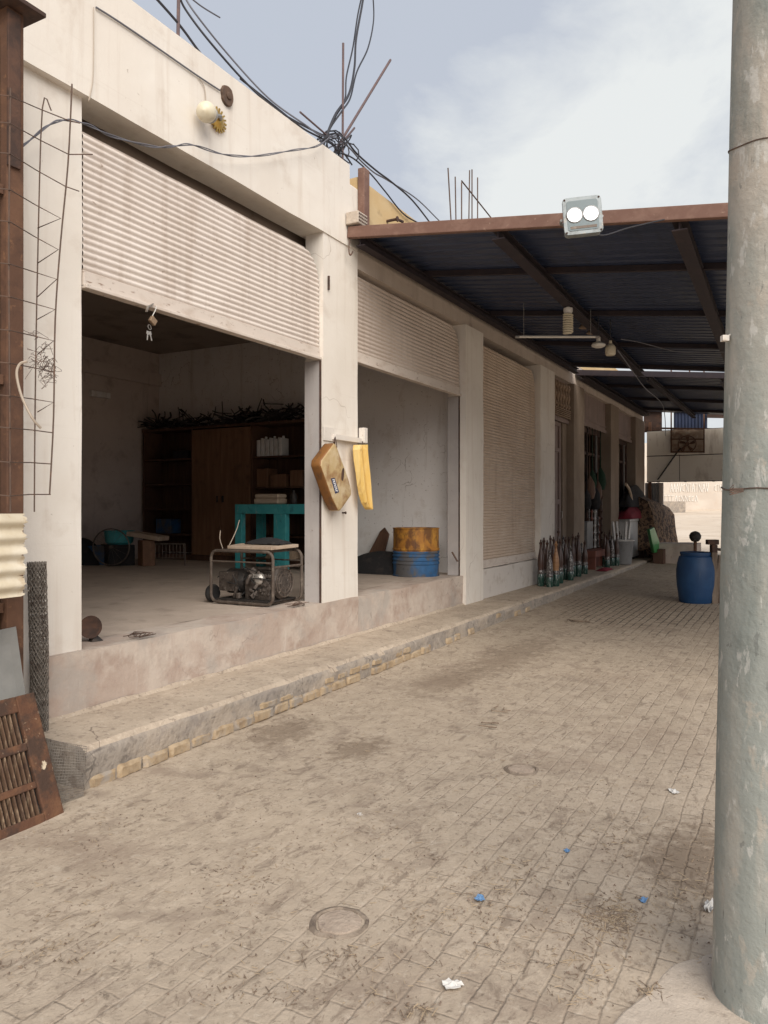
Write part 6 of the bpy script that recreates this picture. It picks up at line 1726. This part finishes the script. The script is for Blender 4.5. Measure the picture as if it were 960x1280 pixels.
    t = thing('far_wall', (ctr.x, ctr.y, zg), 'pale distant wall with faded white painted writing', 'wall')
    b = MB(); q = [ctr - ur * 22, ctr + ur * 26, ctr + ur * 26 + nrm * .3, ctr - ur * 22 + nrm * .3]
    b.prism([Vector((p.x, p.y, zg)) for p in q], (0, 0, 4.6)); b.build('body', M['far_wall'], parent=t)
    rnd = random.Random(12)
    b = MB()
    def letters(u0, u1, v0, v1, seed):
        rr = random.Random(seed); u = u0
        while u < u1:
            w = rr.uniform(3.0, 5.0); st = []
            kind = rr.randrange(6)
            A = lambda x, y: P(u + w * x, v0 + (v1 - v0) * y, dF - .03)
            if kind == 0: st = [(A(0, 0), A(.4, 1)), (A(.4, 1), A(.85, 0))]
            elif kind == 1: st = [(A(.1, 0), A(.1, 1)), (A(.1, .1), A(.8, 1)), (A(.8, 0), A(.8, 1))]
            elif kind == 2: st = [(A(.4, 0), A(.4, 1))]
            elif kind == 3: st = [(A(.8, .1), A(.1, .3)), (A(.1, .3), A(.1, .8)), (A(.1, .8), A(.8, .95))]
            elif kind == 4: st = [(A(0, 1), A(.4, 0)), (A(.4, 0), A(.85, 1)), (A(.2, .6), A(.7, .6))]
            else: st = [(A(.05, .1), A(.8, .1)), (A(.4, .1), A(.4, 1))]
            for p, q in st: b.bar(p, q, .02, .035)
            u += w * 1.05
    letters(838, 884, 604, 615, 3); letters(893, 902, 605, 614, 8); letters(830, 872, 619, 627, 5)
    b.build('writing', M['graffiti'], parent=t)
    p0, p1 = P(822, 634, 47), P(857, 634, 47)
    b = MB(); zb = gz(p0.x) - .1; b.prism([Vector((p0.x, p0.y, zb)), Vector((p1.x, p1.y, zb)), Vector((p1.x, p1.y, zb)) + nrm * .5, Vector((p0.x, p0.y, zb)) + nrm * .5], (0, 0, (627 - 634) / F * -47 + .45))
    tag(b.build('low_wall', M['concrete_face'], bevel=.02), 'low dark masonry block at the foot of the far wall', 'low wall')
far_end()

# ------------------------------------------------------------------ litter
def litter():
    def flat(name, u, v, m, label, cat, pts, lift=.012, th=.002, seed=0):
        c = PG(u, v); c.z += .008
        d = (H - c.z) * F / (v - HZ) if False else None
        rnd = random.Random(seed)
        poly = [PG(u + a, v + e) for a, e in pts]
        cc = sum(poly, Vector()) / len(poly)
        b = MB(); n = len(poly)
        lift *= .6
        ring = []
        for i in range(n):
            for f in (0, .33, .66):
                q = poly[i].lerp(poly[(i+1) % n], f); q = cc + (q - cc) * (1 + rnd.uniform(-.12, .12)); ring.append(q + Vector((0, 0, .008 + rnd.uniform(0, lift))))
        m_ = len(ring); vs = [cc + Vector((0, 0, .010 + lift))]
        for f in (.5, 1.0): vs += [(cc + (q - cc) * f) * 1.0 + Vector((0, 0, rnd.uniform(0, lift * .6) if f < 1 else 0)) for q in ring]
        fs = [(0, 1 + i, 1 + (i + 1) % m_) for i in range(m_)] + [(1 + i, 1 + m_ + i, 1 + m_ + (i+1) % m_, 1 + (i+1) % m_) for i in range(m_)]
        b.add(vs, fs)
        return tag(b.build(name, m, solid=th), label, cat)
    flat('paper_scrap', 565, 1236, M['paper'], 'crumpled white paper scrap with grey print near the bottom', 'paper scrap', [(-14, -4), (-4, -7), (10, -6), (14, -1), (8, 4), (-8, 5)], .02, seed=1)
    flat('paper_scrap', 887, 1137, M['paper'], 'white crumpled paper scrap at the foot of the pole', 'paper scrap', [(-7, 4), (-5, -5), (2, -7), (6, -2), (5, 6), (-1, 7)], .035, seed=2)
    flat('paper_scrap', 842, 991, M['paper'], 'small white curl of paper on the clear pavers', 'paper scrap', [(-7, -3), (2, -2), (7, 2), (1, 4), (-5, 0)], .012, seed=3)
    flat('paper_scrap', 146, 995, M['paper'], 'torn pale paper scrap near the yellow bricks', 'paper scrap', [(-9, -2), (0, -4), (9, -1), (5, 3), (-6, 3)], .010, seed=4)
    flat('paper_scrap', 450, 1020, M['paper'], 'tiny white scrap in the middle of the lane', 'paper scrap', [(-4, 0), (0, -2), (4, 0), (0, 2)], .006, seed=5)
    flat('blue_scrap', 599, 1126, M['blue_scrap'], 'leftmost blue plastic scrap on the pavers', 'plastic scrap', [(-6, 1), (-2, -4), (5, -3), (7, 2), (0, 4)], .015, seed=6)
    flat('blue_scrap', 804, 1127, M['blue_scrap'], 'blue plastic scrap nearest the pole', 'plastic scrap', [(-6, 0), (0, -3), (6, -1), (3, 4), (-3, 3)], .012, seed=7)
    flat('blue_scrap', 708, 1066, M['blue_scrap'], 'pale blue plastic scrap farthest up the lane', 'plastic scrap', [(-4, 0), (0, -3), (5, 0), (1, 3)], .010, seed=8)
    # round stones set in the paving
    for (u, v, r, l_) in ((424, 1155, .095, 'round dusty concrete cover set in the paving nearest the camera'), (652, 963, .085, 'round flat concrete cover in the paving farther up the lane')):
        c = PG(u, v); n = 36
        t = thing('round_cover', (c.x, c.y, c.z), l_, 'cover')
        def disc(prof, name, m):
            b = MB(); vs, fs = [], []
            for j, (q, z) in enumerate(prof):
                for k in range(n):
                    a = 2 * math.pi * k / n; rr = r * q * (1 + .10 * mnoise.noise(Vector((math.cos(a) * 1.6 + u, math.sin(a) * 1.6, q * 3))) + .05 * mnoise.noise(Vector((math.cos(a) * 6 + u, math.sin(a) * 6, q))))
                    vs.append(c + Vector((rr * math.cos(a), rr * math.sin(a), z + .004 * mnoise.noise(Vector((math.cos(a) * 3 * q, math.sin(a) * 3 * q, u))))))
            for j in range(len(prof) - 1):
                for k in range(n): fs.append((j*n+k, j*n+(k+1) % n, (j+1)*n+(k+1) % n, (j+1)*n+k))
            b.add(vs, fs); b.build(name, m, parent=t, smooth=True)
        disc([(.92, -.012), (.90, .004), (.85, .010), (.5, .013), (.001, .014)], 'lid', M['stone_dust'])
        disc([(.93, -.012), (.95, .006), (1.02, .012), (1.14, .008), (1.34, -.014)], 'rim', M['clod'])
    for (u, v, s, l_) in ((612, 909, .085, 'small dark bent twig on the dusty lane, lower of two'), (724, 777, .16, 'dark twigs lying on the lane by the walk'), (626, 890, .08, 'small dark bent twig on the dusty lane, upper of two')):
        c = PG(u, v); b = MB(); rr = random.Random(u)
        for k in range(3):
            b.tube(smooth_path([c + Vector((rr.uniform(-s, s), rr.uniform(-s, s), .012 + rr.uniform(0, .012))) for _ in range(3)], 4), .0025 + s * .02, 5)
        tag(b.build('twig', M['straw_dark']), l_, 'twig')
    rnd = random.Random(77)
    sb, cb, db = MB(), MB(), MB()
    def stick(p, l, w, a):
        q = rotz(a) @ rotx(rnd.uniform(-.2, .2)) @ roty(rnd.uniform(-.12, .12))
        (sb if rnd.random() < .5 else db).obox(p + Vector((0, 0, .010)), (l, w, w * .6), q)
    def crumb(p, s):
        q = Matrix.Rotation(rnd.uniform(0, 3), 3, Vector((rnd.random(), rnd.random(), rnd.random() + .1)).normalized())
        c = p + Vector((0, 0, .008)); k = s
        vs = [c + q @ (Vector(v) * k) for v in ((1,0,-.3),(-.4,.8,-.3),(-.5,-.8,-.3),(.1,0,.7))]
        cb.add(vs, [(0,1,2),(0,3,1),(1,3,2),(2,3,0)])
    for k in range(9000):
        v = 640 + 620 * (rnd.random() ** 0.6); v = max(v, 770)
        u = rnd.uniform(-20, 900); p = PG(u, v)
        if p.y > Y1 - .03 and p.x > 2.8: continue
        p.z = gz(p.x)
        if mnoise.noise(Vector((p.x * 1.7, p.y * 2.3, 0))) + .6 * mnoise.noise(Vector((p.x * 6, p.y * 7, 4))) < rnd.uniform(-.15, .65): continue
        if rnd.random() < .62: stick(p, rnd.uniform(.006, .034), rnd.uniform(.001, .0024), rnd.uniform(0, 3.14))
        else: crumb(p, rnd.uniform(.002, .007))
    for (u, v, n, su, sv) in ((762, 1150, 150, 22, 14), (855, 1110, 60, 30, 22), (520, 1268, 20, 14, 6), (740, 1200, 40, 26, 24), (640, 1100, 50, 40, 22), (815, 1245, 16, 10, 5), (440, 1200, 24, 40, 12), (95, 1190, 20, 30, 20), (780, 1050, 40, 30, 16), (700, 830, 40, 60, 20)):
        for k in range(2 * n):
            p = PG(rnd.gauss(u, su), rnd.gauss(v, sv)); p.z = gz(p.x)
            stick(p, rnd.uniform(.008, .045), rnd.uniform(.001, .0028), rnd.gauss(.5, .9))
            if k % 3 == 0: crumb(PG(rnd.gauss(u, su * 1.4), rnd.gauss(v, sv * 1.4)), rnd.uniform(.003, .009))
    for k in range(260):                                   # rubble along the foot of the walk
        x = rnd.uniform(2.9, 12); p = Vector((x, Y1 - .02 - abs(rnd.gauss(0, .10)), gz(x))); crumb(p, rnd.uniform(.004, .014))
    tag(sb.build('straw_litter', M['straw'], origin=(0,0,0)), 'bits of dry straw and twigs scattered on the paving', 'straw', kind='stuff')
    tag(db.build('twig_litter', M['straw_dark'], origin=(0,0,0)), 'dark bits of twig and dead leaf scattered on the paving', 'twigs', kind='stuff')
    tag(cb.build('dirt_crumbs', M['crumb'], origin=(0,0,0)), 'crumbs of dirt and rubble on the paving', 'dirt', kind='stuff')
litter()
